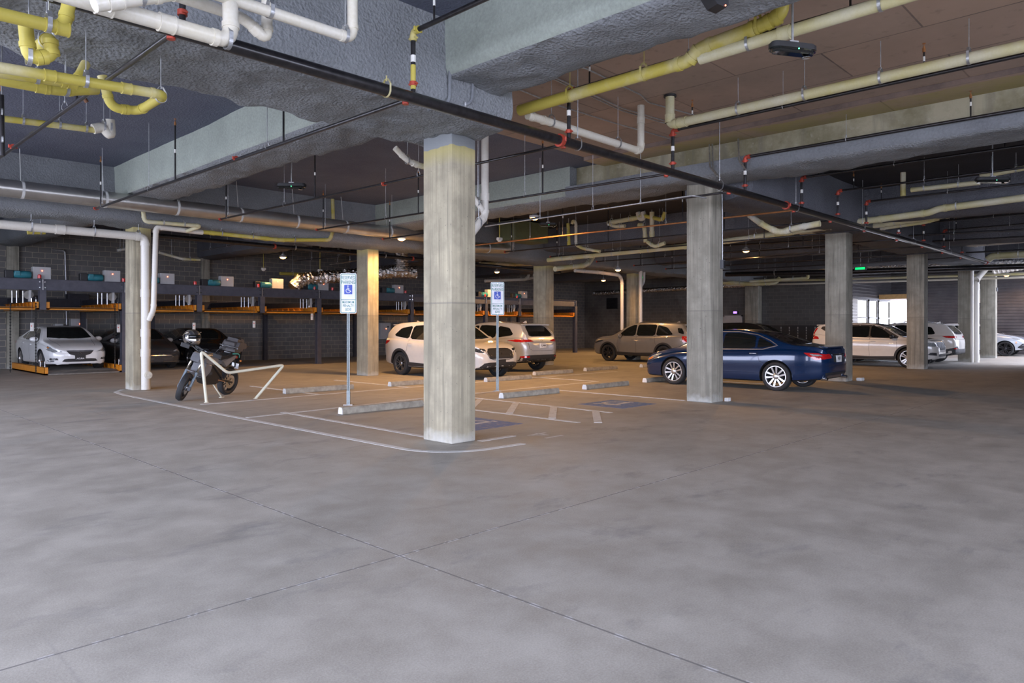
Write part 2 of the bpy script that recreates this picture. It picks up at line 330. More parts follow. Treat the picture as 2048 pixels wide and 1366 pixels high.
foam_beam('ceiling_beam', 12.7, 13.85, 10.4, 18.0, 4.5, 5.3, [SI, SG], .05, .14, seed=13)
bm = BM(); box(bm, 12.95, 13.7, -11, 11.0, 4.6, 5.25); tag(obj('ceiling_beam', bm, 'beam_concrete'), kind='structure')
bm = BM(); box(bm, 12.2, 12.96, -11, 9.6, 5.12, 5.22); tag(obj('ceiling_beam', bm, 'slab_concrete'), kind='structure')
foam_beam('ceiling_beam', 12.65, 13.85, -11, 10.5, 4.46, 4.74, [SI, SS], .05, .12, seed=17, sag=.02)
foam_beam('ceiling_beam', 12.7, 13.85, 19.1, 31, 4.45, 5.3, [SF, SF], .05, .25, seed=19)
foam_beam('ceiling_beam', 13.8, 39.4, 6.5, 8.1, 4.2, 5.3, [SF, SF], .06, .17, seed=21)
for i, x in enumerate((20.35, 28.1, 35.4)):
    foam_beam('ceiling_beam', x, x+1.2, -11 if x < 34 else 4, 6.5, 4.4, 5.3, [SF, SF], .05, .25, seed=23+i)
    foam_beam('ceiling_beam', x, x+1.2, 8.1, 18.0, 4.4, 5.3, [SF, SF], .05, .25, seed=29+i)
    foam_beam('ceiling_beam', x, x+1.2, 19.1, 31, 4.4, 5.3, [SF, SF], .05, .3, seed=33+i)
bm = box(BM(), -5, 39.8, 31, 31.3, 0, SLAB); tag(obj('wall_back', bm, 'block_wall_x'), kind='structure')
bm = box(BM(), 39.5, 39.8, 13.3, 31, 0, SLAB); tag(obj('wall_right', bm, 'block_wall_y'), kind='structure')
bm = box(BM(), -5.3, -5, 23, 31, 0, SLAB); tag(obj('wall_left', bm, 'block_wall_y'), kind='structure')
bm = box(BM(), 13, 34.6, -11, -10.7, 0, SLAB); tag(obj('wall_front', bm, 'block_wall_x'), kind='structure')
bm = box(BM(), 34.4, 34.7, -10.7, 4, 0, SLAB); tag(obj('wall_front', bm, 'block_wall_y'), kind='structure')
# ribbed metal siding beyond the block wall, with glazed openings
def siding(name, axis, pos, a0, a1, z0, z1, face, mats=('siding',)):
    bm = BM(); n = int((z1-z0)/.16); d = .03; pr = []
    for i in range(n):
        z = z0+(z1-z0)*i/n; h = (z1-z0)/n; pr += [(0, z), (0, z+h*.5), (d, z+h*.62), (d, z+h*.88)]
    pr.append((0, z1)); pr += [(-.15, z1), (-.15, z0)]
    pts = [(pos+face*q, z) for q, z in pr]
    if axis == 'x': prism(bm, pts, 'Y', a0, a1)      # wall with constant x, runs along y
    else:
        A = [bm.verts.new((a0, p[0], p[1])) for p in pts]; B = [bm.verts.new((a1, p[0], p[1])) for p in pts]
        bm.faces.new(A); bm.faces.new(B[::-1])
        for i in range(len(pts)): bm.faces.new((A[i], B[i], B[(i+1) % len(pts)], A[(i+1) % len(pts)]))
        bmesh.ops.recalc_face_normals(bm, faces=bm.faces[:])
    o = obj(name, bm, mats[0]); tag(o, kind='structure'); return o
siding('wall_entrance', 'y', 13.3, 39.8, 46.35, 3.0, SLAB, -1); siding('wall_entrance', 'y', 13.3, 39.8, 40.6, 0, 3.0, -1, ('siding_light',))
siding('wall_side', 'x', 46.35, 11.5, 13.3, 3.3, SLAB, -1); siding('wall_side', 'x', 46.35, -1, 11.5, 0, SLAB, -1)
bm = BM(); box(bm, 44.0, 46.5, 11.45, 13.25, 3.06, 3.32); tag(obj('trim_1', bm, 'wood_header'), kind='structure')
for i, (xa, xb) in enumerate(((40.6, 42.3), (42.5, 44.0), (44.2, 46.2))):
    bm = BM(); box(bm, xa, xa+.07, 13.3, 13.38, 0, 3.0); box(bm, xb-.07, xb, 13.3, 13.38, 0, 3.0); box(bm, xa, xb, 13.3, 13.38, 2.93, 3.0); box(bm, xa, xb, 13.3, 13.38, 1.95, 2.02)
    tag(obj('window_%d' % (i+1), bm, 'deck_steel'), kind='structure')
# pilasters and doors at the far walls
def column(x0, x1, y0, y1, top, mat, label, kind=None):
    bm = BM(); box(bm, x0, x1, y0, y1, 0, top, 0, .018)
    # finer skin so board marks catch light
    o = obj('concrete_column', bm, mat, smooth=True, sharp=40); tag(o, label, 'column', kind='structure'); return o
CM, CB = 'column_concrete', 'column_concrete_bare'
column(6.2, 6.63, 7.07, 7.66, 4.25, CM, 'nearest board-formed concrete column, in front of the white crossover, yellow overspray at its top')
column(13.12, 13.60, 7.07, 7.64, 4.55, CB, 'concrete column in front of the blue sedan with a small grey switch box on it')
column(20.67, 21.2, 7.07, 7.64, 4.25, CB, 'concrete column right behind the tail of the blue sedan')
column(28.45, 28.93, 7.07, 7.64, 4.25, CB, 'concrete column in front of the white crossover with the black roof')
column(35.8, 36.3, 7.07, 7.6, 4.25, CB, 'concrete column with fat white downpipe, behind the white SUV tail')
column(40.72, 41.1, 7.07, 7.7, 4.25, CB, 'concrete column beside the light grey car, small thermostat box on it')
column(6.05, 6.46, 18.47, 19.02, 4.05, CM, 'concrete column with thick white downpipe left of the motorcycle')
column(12.79, 13.2, 18.5, 19.1, 4.05, CM, 'concrete column behind the left reserved parking sign, lit orange on its right face')
column(21.1, 21.6, 18.5, 19.15, 4.05, CM, 'concrete column behind the silver crossover')
column(27.3, 27.72, 18.5, 19.0, 4.05, CM, 'concrete column glowing yellow from a lamp, a downpipe on each side, behind the grey SUV')
column(38.95, 39.45, 18.1, 18.9, 4.05, CB, 'brownish concrete column standing against the far block wall by the door')
column(5.9, 6.27, 30.85, 31.0, 4.5, CB, 'shallow concrete pilaster in the block wall left of the white sedan')
column(12.85, 13.2, 30.85, 31.0, 4.5, CB, 'shallow concrete pilaster in the block wall behind the black sedan')
# far door
bm = BM(); box(bm, 39.42, 39.5, 19.3, 19.38, 0, 2.15); box(bm, 39.42, 39.5, 20.42, 20.5, 0, 2.15); box(bm, 39.42, 39.5, 19.3, 20.5, 2.08, 2.15); dr = obj('door_1', bm, 'box_grey'); tag(dr, kind='structure')
bm = BM(); box(bm, 39.45, 39.49, 19.38, 20.42, 0, 2.08); obj('door_leaf', bm, 'box_grey', dr)
bm = BM(); lathe(bm, [(.012, 0), (.03, .01), (.03, .05), (0, .06)], (39.44, 19.46, 1.0), 'X', 10); obj('door_handle', bm, 'galvanised', dr)
# painted lines
HS = [0]
def stripes(name, segs, mat, label, w=.1):
    bm = BM()
    for s_ in segs:
        HS[0] += 1; ht = .003+HS[0]*.00025
        pts = [Vector((p[0], p[1])) for p in s_]; L = []; Rr = []
        for i, p in enumerate(pts):
            t = (pts[min(i+1, len(pts)-1)]-pts[max(0, i-1)]).normalized(); n = Vector((-t.y, t.x))*w/2; L.append(p+n); Rr.append(p-n)
        for i in range(len(pts)-1):
            a = [bm.verts.new((q.x, q.y, z)) for z in (.0005, ht) for q in (L[i], L[i+1], Rr[i+1], Rr[i])]
            bm.faces.new(a[4:]); 
            for k in range(4): bm.faces.new((a[k], a[(k+1) % 4], a[4+(k+1) % 4], a[4+k]))
    bmesh.ops.recalc_face_normals(bm, faces=bm.faces[:]); o = obj(name, bm, mat); tag(o, label, 'floor marking', kind='structure'); return o
FP = 'floor_paint_white'
arc = [(5.56+.84*(1-math.cos(a)), 7.25-.78*math.sin(a)) for a in [math.pi/2*k/8 for k in range(9)]]
stripes('floor_marking', [[(5.95, 18.9), (5.62, 18.3), (5.52, 17.5), (5.50, 12), (5.56, 7.25)]+arc[1:]+[(6.9, 6.44)]], FP, 'long worn white line curving round the nearest column')
stripes('floor_marking', [[(6.40, 11.9), (6.38, 7.75)], [(6.64, 7.0), (7.3, 7.0)]], FP, 'worn white stall line running to the nearest column')
stripes('floor_marking', [[(5.6, 11.62), (9.5, 11.95)], [(5.9, 14.2), (9.8, 14.35), (20, 14.3)]], FP, 'worn white line across the stalls behind the left wheel stop')
stripes('floor_marking', [[(9.05, 12.0), (9.02, 7.2)], [(10.55, 11.9), (10.45, 7.6)], [(9.05, 12.0), (16, 12.1)]], FP, 'worn white border of the hatched access aisle')
for a, b in (((10.3, 10.9), (9.1, 9.9)), ((10.45, 9.95), (9.12, 8.85)), ((10.45, 8.95), (9.12, 7.9)), ((10.45, 7.95), (9.12, 6.9))):
    pass
stripes('floor_marking', [[(10.4, 10.95), (9.1, 9.85)], [(10.45, 9.95), (9.12, 8.85)], [(10.45, 8.95), (9.12, 7.85)], [(10.45, 7.95), (9.2, 6.95)]], FP, 'four faded diagonal hatch bars of the access aisle', .13)
stripes('floor_marking', [[(13.2, 11.2), (13.2, 7.7)], [(8.6, 17.6), (8.6, 14.4)], [(11.2, 17.8), (11.2, 14.4)], [(18.4, 11.2), (18.4, 7.7)], [(16.0, 15.8), (16.0, 12.2)]], FP, 'faint white stall lines in the middle of the garage')
def decal(x0, x1, y0, y1, label):
    bm = BM(); box(bm, x0, x1, y0, y1, .0005, .002); o = obj('floor_marking', bm, 'floor_paint_blue'); tag(o, label, 'floor marking', kind='structure')
    cx, cy, s_ = (x0+x1)/2, (y0+y1)/2, (x1-x0); bm = BM()
    def st(pts, w=.06):
        for a, b in zip(pts, pts[1:]):
            a, b = Vector(a), Vector(b); t = (b-a).normalized(); n = Vector((-t.y, t.x))*w/2
            q = [(a+n), (b+n), (b-n), (a-n)]; f = bm.faces.new([bm.verts.new((cx+p.x*s_, cy+p.y*s_, .0032)) for p in q])
    c_ = [(-.05+.24*math.cos(a), .06+.24*math.sin(a)) for a in [math.radians(80+k*22) for k in range(12)]]
    st([(y, -x) for x, y in c_], .07); st([(.32, -.02), (.1, -.02), (-.08, -.02), (-.08, .2), (-.28, .3)], .08); st([(.42, -.02), (.36, -.02)], .1)
    obj('wheelchair_symbol', bm, FP, o)
decal(7.15, 8.3, 7.75, 8.85, 'worn blue wheelchair square on the floor beside the nearest column'); decal(11.1, 12.25, 7.8, 8.9, 'worn blue wheelchair square on the floor beyond the hatched aisle')
t_ = text_bm('14', .55); bmesh.ops.rotate(t_, verts=t_.verts[:], cent=(0, 0, 0), matrix=Matrix.Rotation(R90, 3, 'Z')); bmesh.ops.translate(t_, verts=t_.verts[:], vec=(7.65, 6.66, .003))
o = obj('floor_marking', t_, FP); tag(o, 'faded white stall number 14 painted on the floor', 'floor marking', kind='structure')
# wheel stops
def wheel_stop(x, y, label, g='precast concrete wheel stops'):
    pr = [(-.075, 0), (.075, 0), (.07, .07), (.045, .12), (-.045, .12), (-.07, .07)]
    bm = BM(); prism(bm, [(p, q) for p, q in pr], 'X', -.9, .9); bmesh.ops.bevel(bm, geom=bm.edges[:], offset=.008, segments=1, affect='EDGES')
    o = obj('wheel_stop', bm, 'stop_concrete'); o.location = (x, y, .001); o.rotation_euler.z = random.uniform(-.03, .03); tag(o, label, 'wheel stop', g)
    bm = BM(); prism(bm, [(p*.92, .004+q*.95) for p, q in pr], 'X', -.905, -.899); obj('end_face', bm, 'white_paint', o)
    return o
wheel_stop(7.85, 10.87, 'concrete wheel stop with white-painted end, left of the nearest column')
wheel_stop(9.05, 15.05, 'concrete wheel stop just right of the bent cream rail')
wheel_stop(11.9, 14.95, 'concrete wheel stop between the nearest column and the column behind it')
wheel_stop(11.75, 10.75, 'concrete wheel stop in front of the hatched aisle, right of the nearest column')
wheel_stop(14.65, 10.8, 'concrete wheel stop between the hatched aisle and the nose of the blue sedan')
wheel_stop(14.6, 14.2, 'concrete wheel stop under the nose of the white crossover')
p = AZ(1107, 748, 0); wheel_stop(p.x, p.y, 'concrete wheel stop behind the right rear wheel of the silver crossover')
p = AZ(1202, 740, 0); wheel_stop(p.x, p.y, 'concrete wheel stop in front of the grey SUV, right of the silver crossover')
p = AZ(1310, 733, 0); wheel_stop(p.x, p.y, 'concrete wheel stop just behind the nose of the blue sedan')
wheel_stop(17.5, 10.95, 'concrete wheel stop under the front bumper of the blue sedan')
# ------------------------------------------------------------------ pipes under the slab
def ring_on(bm, p, t, r, w, mi=0, seg=14, lip=0):
    p = Vector(p); t = Vector(t).normalized(); tube(bm, [p-t*w/2, p+t*w/2], r, seg=seg, mi=mi)
    if lip: tube(bm, [p-t*w/2, p-t*(w/2-.008)], r+lip, seg=seg, mi=mi); tube(bm, [p+t*(w/2-.008), p+t*w/2], r+lip, seg=seg, mi=mi)
def coupling(parent, p, t, r, label='red grooved coupling'):
    bm = BM(); p = Vector(p); t = Vector(t).normalized(); ring_on(bm, p, t, r*1.25+.006, max(.045, r*.9), seg=16)
    u, w = frame(t); k = r*1.25+.012; e = max(.012, r*.25)
    for sg in (-1, 1):
        c = p+u*k*sg; tube(bm, [c-w*e*1.6, c+w*e*1.6], e, seg=8); tube(bm, [c-w*e*2.3, c-w*e*1.6], e*.6, seg=6)
    o = obj('coupling', bm, 'coupling_red', parent, True, 40); o['label'] = label; return o
def hanger(parent, p, t, r, ztop=SLAB, mat='galvanised', w=.022, rod=.005):
    bm = BM(); p = Vector(p); t = Vector(t).normalized(); t.z = 0; t.normalize(); side = Vector((-t.y, t.x, 0)); R_ = r+.004; seg = 18; A = []; B = []
    loop = []
    for k in range(seg+1):
        a = math.pi*k/seg+math.pi; loop.append(p+side*math.cos(a)*R_+Vector((0, 0, math.sin(a)*R_)))
    loop = [p+side*-R_+Vector((0, 0, R_*.9)), ]+loop+[p+side*R_+Vector((0, 0, R_*.9)), p+side*R_*.35+Vector((0, 0, R_+.05)), p-side*R_*.35+Vector((0, 0, R_+.05)), p+side*-R_+Vector((0, 0, R_*.9))]
    for a, b in zip(loop, loop[1:]):
        o_ = ((a+b)/2-p); o_.z = o_.z if abs(o_.z) > 1e-4 else .0001; o_ = o_-t*o_.dot(t); o_.normalize(); o_ *= .003
        q = [a-t*w/2, a+t*w/2, b+t*w/2, b-t*w/2]; f1 = [bm.verts.new(v) for v in q]; f2 = [bm.verts.new(v+o_) for v in q]
        bm.faces.new(f1[::-1]); bm.faces.new(f2)
        for k in range(4): bm.faces.new((f1[k], f1[(k+1) % 4], f2[(k+1) % 4], f2[k]))
    tube(bm, [p+Vector((0, 0, R_+.03)), Vector((p.x, p.y, ztop))], rod, seg=6)
    lathe(bm, [(.012, R_+.035), (.012, R_+.055)], p, 'Z', 6)
    return obj('hanger', bm, mat, parent)
def along(pts, f):
    pts = [Vector(p) for p in pts]; L = [(b-a).length for a, b in zip(pts, pts[1:])]; s_ = f*sum(L)
    for a, b, l in zip(pts, pts[1:], L):
        if s_ <= l: return a+(b-a)*(s_/l), (b-a).normalized()
        s_ -= l
    return pts[-1], (pts[-1]-pts[-2]).normalized()
def pipe(name, pts, r, mat, label, cat='pipe', fillet=None, collars=True, coup=(), hang=(), caps=(), group=None, ztop=SLAB, hmat='galvanised', sleeves=(), autohang=True):
    pts = [Vector(p) for p in pts]; f = fillet if fillet is not None else r*2.0
    root = obj(name, tube(BM(), pts, r, f, 18 if r > .03 else 12), mat, None, True, 60); tag(root, label, cat, group)
    if collars and len(pts) > 2:
        for i in range(1, len(pts)-1):
            for q in (pts[i-1], pts[i+1]):
                d = (q-pts[i]);
                if d.length > f*1.3: bm = BM(); ring_on(bm, pts[i]+d.normalized()*(f+.012), d, r*1.13, max(.03, r*.75), seg=18); obj('elbow_collar', bm, mat, root, True, 40)
    for q in sleeves: p, t = along(pts, q); bm = BM(); ring_on(bm, p, t, r*1.14, r*1.9, seg=18, lip=.003); obj('sleeve', bm, mat, root, True, 40)
    for q in coup: p, t = along(pts, q); coupling(root, p, t, r)
    if not hang and autohang and min(q.z for q in pts) > 2.2 and max(q.z for q in pts) < 5.16: hang = (.3, .75)
    for q in hang: p, t = along(pts, q); hanger(root, p, t, r, ztop, hmat, .03 if r > .04 else .018)
    for e in caps:
        p = pts[0] if e == 0 else pts[-1]; t = (pts[0]-pts[1]) if e == 0 else (pts[-1]-pts[-2]); coupling(root, p, t, r, 'red end cap')
    return root
def stem(parent, x, y, z0, z1, lo=.014):
    s_ = obj('sprinkler_stem', tube(BM(), [(x, y, z0), (x, y, z1-.09)], lo, seg=8), 'pipe_black', parent, True, 60)
    bm = lathe(BM(), [(.019, 0), (.019, .05), (.010, .052), (.010, .075), (.004, .08), (.004, .10), (.022, .105), (.022, .11), (0, .112)], (x, y, z1-.11), 'Z', 10)
    obj('sprinkler_head', bm, 'copper_tone', s_, True, 40)
    bm = lathe(BM(), [(lo+.0015, 0), (lo+.0015, .06)], (x, y, z0+(z1-z0)*.45), 'Z', 8); obj('sticker', bm, 'sticker_white', s_)
    return s_
YM, ZM = 6.1, 4.0
bm = tube(BM(), [(-4, YM, ZM), (34, YM, ZM+.03), (47, YM, ZM+.07)], .064, seg=24)
main = obj('sprinkler_main_pipe', bm, 'pipe_black', None, True, 60); tag(main, 'fat black sprinkler main crossing the whole picture diagonally under the beams', 'pipe')
for x in (7.25, 14.4, 33.2): coupling(main, (x, YM, ZM+x*.0009), (1, 0, 0), .064)
for x in (4.45, 7.62, 11.6, 14.9, 19.0, 23.4, 27.6, 33.0, 39): hanger(main, (x, YM, ZM+x*.0009), (1, 0, 0), .064, 4.16 if x < 6.5 else (4.5 if 12.7 < x < 13.8 else SLAB), 'pvc_yellow' if x < 5 else 'galvanised', .02, .007)
# branch lines: left arms at the height of the main, right arms lifted on a riser
XB = [2.30, 4.72, 7.35, 9.9, 12.0, 14.85, 16.9, 19.2, 21.9, 24.4, 26.8, 29.3]
LL = ['speckled black sprinkler branch under the yellow drain pipes, running off the left edge', 'black sprinkler branch ending in a red cap above the parking lift of the white sedan',
      'black sprinkler branch passing behind the nearest column, red cap left of the hanging lamp', 'black sprinkler branch with red cap above the round duct, left of the nearest column',
      'black sprinkler branch running under the bare conduit to the column of the blue sedan', 'copper tinted sprinkler branch crossing in front of the round duct elbow',
      'black sprinkler branch with red cap right of the nearest column, below the copper tinted one', 'black sprinkler branch whose red cap hangs at the column behind the silver crossover'] 
for i, x in enumerate(XB):
    z1 = 4.06 if i in (2, 3) else 4.0; y1 = 16.6
    lab = LL[i] if i < len(LL) else ['','','','','','','','','thin black branch crossing above the silver crossover, first past its column','thin black branch right above the grey SUV','thin black branch above the yellow lit column','last thin black branch before the far block wall'][i]
    o = pipe('sprinkler_branch_pipe', [(x, YM, ZM-.03), (x, y1 if i else 18, z1)], .024 if i < 2 else .021, 'pipe_black' if i != 5 else 'copper_tone', lab, fillet=0, collars=False,
             hang=(), autohang=False, caps=(1,))
    bm = BM(); ring_on(bm, (x, YM+.03, ZM-.05), (0, 0, 1), .035, .05); c_ = obj('coupling', bm, 'coupling_red', o, True, 40); c_['label'] = 'red outlet coupling'
    for y in (9.2, 13.6, 16.2): hanger(o, (x, y, ZM+(z1-ZM)*(y-YM)/10.5), (0, 1, 0), .024, SLAB if not (5.5 < x < 6.6 or 12.7 < x < 13.9) else 4.5, rod=.005 if i < 5 else .004, w=.012)
    for y in (8.75, 12.4, 16.3)[0 if i != 4 else 1:]: stem(o, x, y, ZM-.01+(z1-ZM)*(y-YM)/10.5, 5.03)
    if i in (0, 1, 2): p = .45 if i else .62; coupling(o, (x, YM+p*9, ZM), (0, 1, 0), .024)
RL = ['short brown riser with a red coupling between the white pipes at the top left', 'riser and elbow caked in yellow overspray, black branch leaving up to the right',
      'black riser and branch hidden behind the long yellow drain pipe', 'black sprinkler branch just under the long cream pipe at the right, red elbow',
      'black sprinkler branch lying along the sprayed ledge of the concrete beam', 'black sprinkler branch with red elbow above the blue sedan', 'black sprinkler branch with red elbow left of the pale riser box',
      'black sprinkler branch with red elbow in front of the twin cream drain pipes', 'black riser above the column of the white crossover with black roof', 'black riser with red elbow by the sprayed corner bulge',
      'black riser with red top right of the sprayed corner bulge', 'black riser with red elbow near the far lit end of the main pipe']
for i, x in enumerate(XB):
    xr = x+.08; ze = [4.72, 4.72, 4.70, 4.69, 4.69, 4.70, 4.70, 4.70, 4.5, 4.7, 4.7, 4.7][i]
    if i == 4: xr = 12.58
    elif i == 5: xr = 15.2
    elif i == 6: xr = 17.3
    elif i == 3: xr = 10.05
    yellow = i == 1
    o = pipe('sprinkler_branch_pipe', [(xr, YM, ZM+.03), (xr, YM, ze), (xr, -4.5, ze)], .027 if i < 6 else .024, 'pipe_black', RL[i], fillet=.05, collars=False, autohang=False)
    cm = 'pvc_yellow' if yellow else 'coupling_red'
    for p, t in (((xr, YM, ZM+.16), (0, 0, 1)), ((xr, YM, ze-.07), (0, 0, 1)), ((xr, YM-.08, ze), (0, 1, 0))):
        c_ = coupling(o, p, t, .027)
        if yellow and p[2] > 4.3: c_.data.materials[0] = M['pvc_yellow']; c_['label'] = 'coupling covered in yellow overspray'
    bm = tube(BM(), [(xr, YM, ze-.10), (xr, YM, ze), (xr, YM-.1, ze)], .034, .045, 12); e_ = obj('elbow', bm, cm, o, True, 60)
    bm = lathe(BM(), [(.0285, 0), (.0285, .075)], (xr, YM, ze-.33), 'Z', 10); obj('sticker', bm, 'sticker_white', o)
    if yellow: bm = lathe(BM(), [(.0285, 0), (.0285, .26)], (xr, YM, ze-.62), 'Z', 12); obj('overspray', bm, 'pvc_yellow', o)
    for y in (2.5,) if i == 4 else (5.75, 2.5):
        if i > 0: stem(o, xr, y, ze, 5.1, .012)
    for y in (4.3, 1.2): hanger(o, (xr, y, ze), (0, 1, 0), .027, SLAB, rod=.004, w=.012)
plain('rusty_iron', (.16, .07, .035), .6, .3)
# --- PVC at the top left, in front of the deep beam
def P1(px, py, y=5.3): return AY(px, py, y)
a, b = P1(-150, -90), P1(462, 84); pipe('drain_pipe', [a, b, b+Vector((0, .02, .42))], .057, 'pvc_white', 'long white drain pipe at the top left ending in an upturned elbow', hang=(.28, .80), sleeves=(.42, .60))
a, b = P1(300, -55, 5.3), P1(705, 78, 5.3); pipe('drain_pipe', [a, b, b+Vector((0, 0, .9))], .045, 'pvc_white', 'white drain pipe turning straight up beside the yellow hanger rod', hang=(.35, .62))
a, b, c = P1(330, -16, 5.6), P1(488, 36, 5.6), P1(534, 82, 5.6); pipe('drain_pipe', [a, b, c, c+Vector((0, 0, .7))], .045, 'pvc_white', 'short white drain pipe with an angled joint and yellowish upright at the top', fillet=.09)
a, b, c = P1(188, 8, 5.1), P1(330, -12, 5.1), P1(480, -38, 5.1); pipe('drain_pipe', [a, b, c], .052, 'pvc_white', 'white branch fitting leaving the long white drain pipe at the very top', fillet=.05, sleeves=(.12,))
a, b = P1(-60, 14, 6.0), P1(128, 58, 6.0); pipe('drain_pipe', [a, b, b+Vector((.05, 0, .32))], .046, 'pvc_yellow', 'stubby yellow drain pipe in the top left corner, elbow up', hang=(.52,), ztop=4.2, sleeves=(.62,))
a = AY(50, 40, 6.35); b = AY(58, 118, 6.35); c = AY(104, 112, 6.35); d = AY(100, 78, 6.35)
pipe('drain_trap', [a, b, c, d, d+Vector((.02, .35, .05))], .050, 'pvc_yellow', 'yellow U-shaped drain trap hanging at the top left', fillet=.09)
a, b = AY(-60, 125, 7.1), AY(330, 190, 7.1); c = AX(278, 222, b.x); d = AY(222, 216, c.y+.0); e = d+Vector((-.08, 0, .30))
pipe('drain_pipe', [a, b, c, d, e], .045, 'pvc_yellow', 'yellow drain pipe that loops back into a white hook below the deep beam', hang=(.30, .58), ztop=4.2, fillet=.10, sleeves=(.20, .42))
a, b = AY(-60, 138, 7.5), AY(150, 168, 7.5); pipe('drain_pipe', [a, b, b+Vector((.12, .12, .25))], .042, 'pvc_yellow', 'yellow drain pipe just below the long looping one at the left edge', hang=(.45,), ztop=4.2, sleeves=(.7,))
a, b = AY(-60, 150, 7.9), AY(120, 183, 7.9); pipe('drain_pipe', [a, b, b+Vector((.35, .1, .12))], .045, 'pvc_yellow', 'lowest of the stacked yellow drain pipes at the left edge', hang=(.7,), ztop=4.2, sleeves=(.5,))
a, b = AY(-20, 234, 12), AY(188, 260, 12); pipe('drain_pipe', [a, b], .045, 'pvc_yellow', 'thin yellowish pipe close under the dark slab at the left', hang=(.3, .65, .92), fillet=.05)
a, b, c = AY(186, 258, 12), AY(212, 258, 12), AY(220, 240, 12); r_ = pipe('drain_pipe', [a, AY(206, 254, 12), AY(221, 272, 12), AY(219, 240, 12)], .075, 'pvc_white', 'white sprayed elbow at the end of the thin yellowish pipe', collars=False, fillet=.06)
pipe('standpipe', [AY(2, 190, 9.5), AY(4, 312, 9.5)], .03, 'pipe_black', 'black upright pipe at the extreme left edge', collars=False)
a = AY(160, 184, 9.0); pipe('sprinkler_stub', [Vector((a.x, a.y, SLAB)), a, a+Vector((.07, .0, -.10))], .022, 'rusty_iron', 'small rusty pipe stub under the stacked yellow pipes', collars=False)
# near column
pts = [AY(790, 296, 9.0), AY(815, 322, 9.0), AY(846, 334, 9.0), AY(880, 334, 9.0)]; pipe('drain_pipe', pts, .045, 'pvc_patchy', 'curved yellow and white pipe emerging left of the nearest column', fillet=.12, sleeves=(.45,))
pts = [AY(970, 268, 8.6), AY(970, 432, 8.6), AY(925, 492, 8.6)]; pipe('drain_pipe', pts, .062, 'pvc_downpipe', 'grey white downpipe behind the right edge of the nearest column', fillet=.06, sleeves=(.5,))
pts = [AY(925, 366, 8.65), AY(965, 420, 8.6)]; pipe('drain_pipe', pts, .045, 'pvc_downpipe', 'short slanted branch joining the downpipe behind the nearest column', collars=False)
for (a, b, lab) in ((902, 4, 'vertical conduit buried in grey spray on the beam above the nearest column'), (947, 130, 'sprayed-over conduit beside the corner above the nearest column')):
    p = AY(a, b, 6.42); q = AY(a-3, 205, 6.42); pipe('conduit', [p, q, q+Vector((-.25, .1, -.12))], .022, 'spray_insulation_smooth', lab, collars=False, fillet=.08)
# --- right of the first beam: yellow, white and cream pipes
z0 = 4.52; a, b = AX(1040, 221, 7.2), AX(1378, 122, 7.2); c = AX(1398, 98, 7.2); d = AX(1530, 48, 7.2); e = AX(1566, 15, 7.2)
pipe('drain_pipe', [a, b, c, d, AX(1562, 30, 7.2), e+Vector((0, 0, .25))], .075, 'pvc_yellow', 'big yellow-topped drain pipe under the brown slab, kinked upwards', hang=(.22, .50, .86), fillet=.12, hmat='pvc_yellow')
a, b = AX(1400, 118, 7.24), AX(1860, -22, 7.24); pipe('drain_pipe', [a, b], .064, 'pvc_cream', 'straight cream pipe continuing up to the right edge behind the kinked yellow one', hang=(.25, .82), sleeves=(.42,))
a = AX(1050, 232, 7.24); b = Vector((10.0, 6.67, 4.44)); pipe('drain_pipe', [a+Vector((0, -.05, 0)), Vector((7.45, 6.67, a.z)), b, Vector((10.0, 6.67, SLAB))], .058, 'pvc_white', 'white pipe below the yellow one ending in an upright to the brown slab', hang=(.14, .60), fillet=.10, sleeves=(.93,))
a = AX(1340, 250, 9.86); b = AX(2120, 76, 9.86); pipe('drain_pipe', [Vector((9.86, a.y, SLAB)), a, b], .070, 'pvc_cream', 'long cream drain pipe running to the right edge, upright at its left end', hang=(.30, .48, .66, .84), fillet=.10, sleeves=(.07, .13))
bm = lathe(BM(), [(.10, 0), (.10, .03)], (9.86, a.y, SLAB-.035), 'Z', 16)
o = obj('pipe_flange', bm, 'trim_black'); tag(o, 'dark ring where the upright of the long cream pipe enters the slab', 'flange')
ZC = 5.17
def cond(pp, lab, r=.012, mat='galvanised'): return pipe('conduit', pp, r, mat, lab, 'conduit', fillet=.08, collars=False)
cond([AZ(1060, 110, ZC), AZ(1172, 137, ZC), AZ(1282, 190, ZC), AZ(1297, 205, ZC), AZ(1384, 229, ZC), AZ(1430, 243, ZC)], 'thin metal conduit with a jog on the brown slab, nearest the yellow pipe')
cond([AZ(1090, 146, ZC), AZ(1245, 217, ZC), AZ(1330, 242, ZC)], 'upper of the paired metal conduits across the brown slab'); cond([AZ(1088, 149, ZC), AZ(1243, 221, ZC), AZ(1328, 246, ZC)], 'lower of the paired metal conduits across the brown slab')
cond([AZ(1040, 180, ZC), AZ(1120, 212, ZC), AZ(1225, 245, ZC), AZ(1342, 278, ZC)], 'long thin conduit on the brown slab just above the fat black main')
for k, (x_, l) in enumerate(((1424, 'outer bent conduit dropping over the beam edge'), (1418, 'inner bent conduit dropping over the beam edge'), (1476, 'single bent conduit dropping over the beam edge beside the red elbow'))):
    y0_ = 262 if k < 2 else 250; y1_ = (338, 334, 322)[k]
    cond([AX(x_-45, y0_-14, 12.9), AX(x_-6, y0_, 12.9), AX(x_, y0_+12, 12.9), AX(x_+2, y1_, 12.55), AX(x_+16, y1_+18, 12.4)], l, .016)
# conduit beside branch, long bright line
cond([AX(970, 453, 11.6), AX(1385, 391, 11.6), AX(1412, 396, 11.9)], 'bright straight conduit running from the nearest column to the column of the blue sedan', .014, 'galvanised')
for px_ in (1037, 1115, 1153): pass
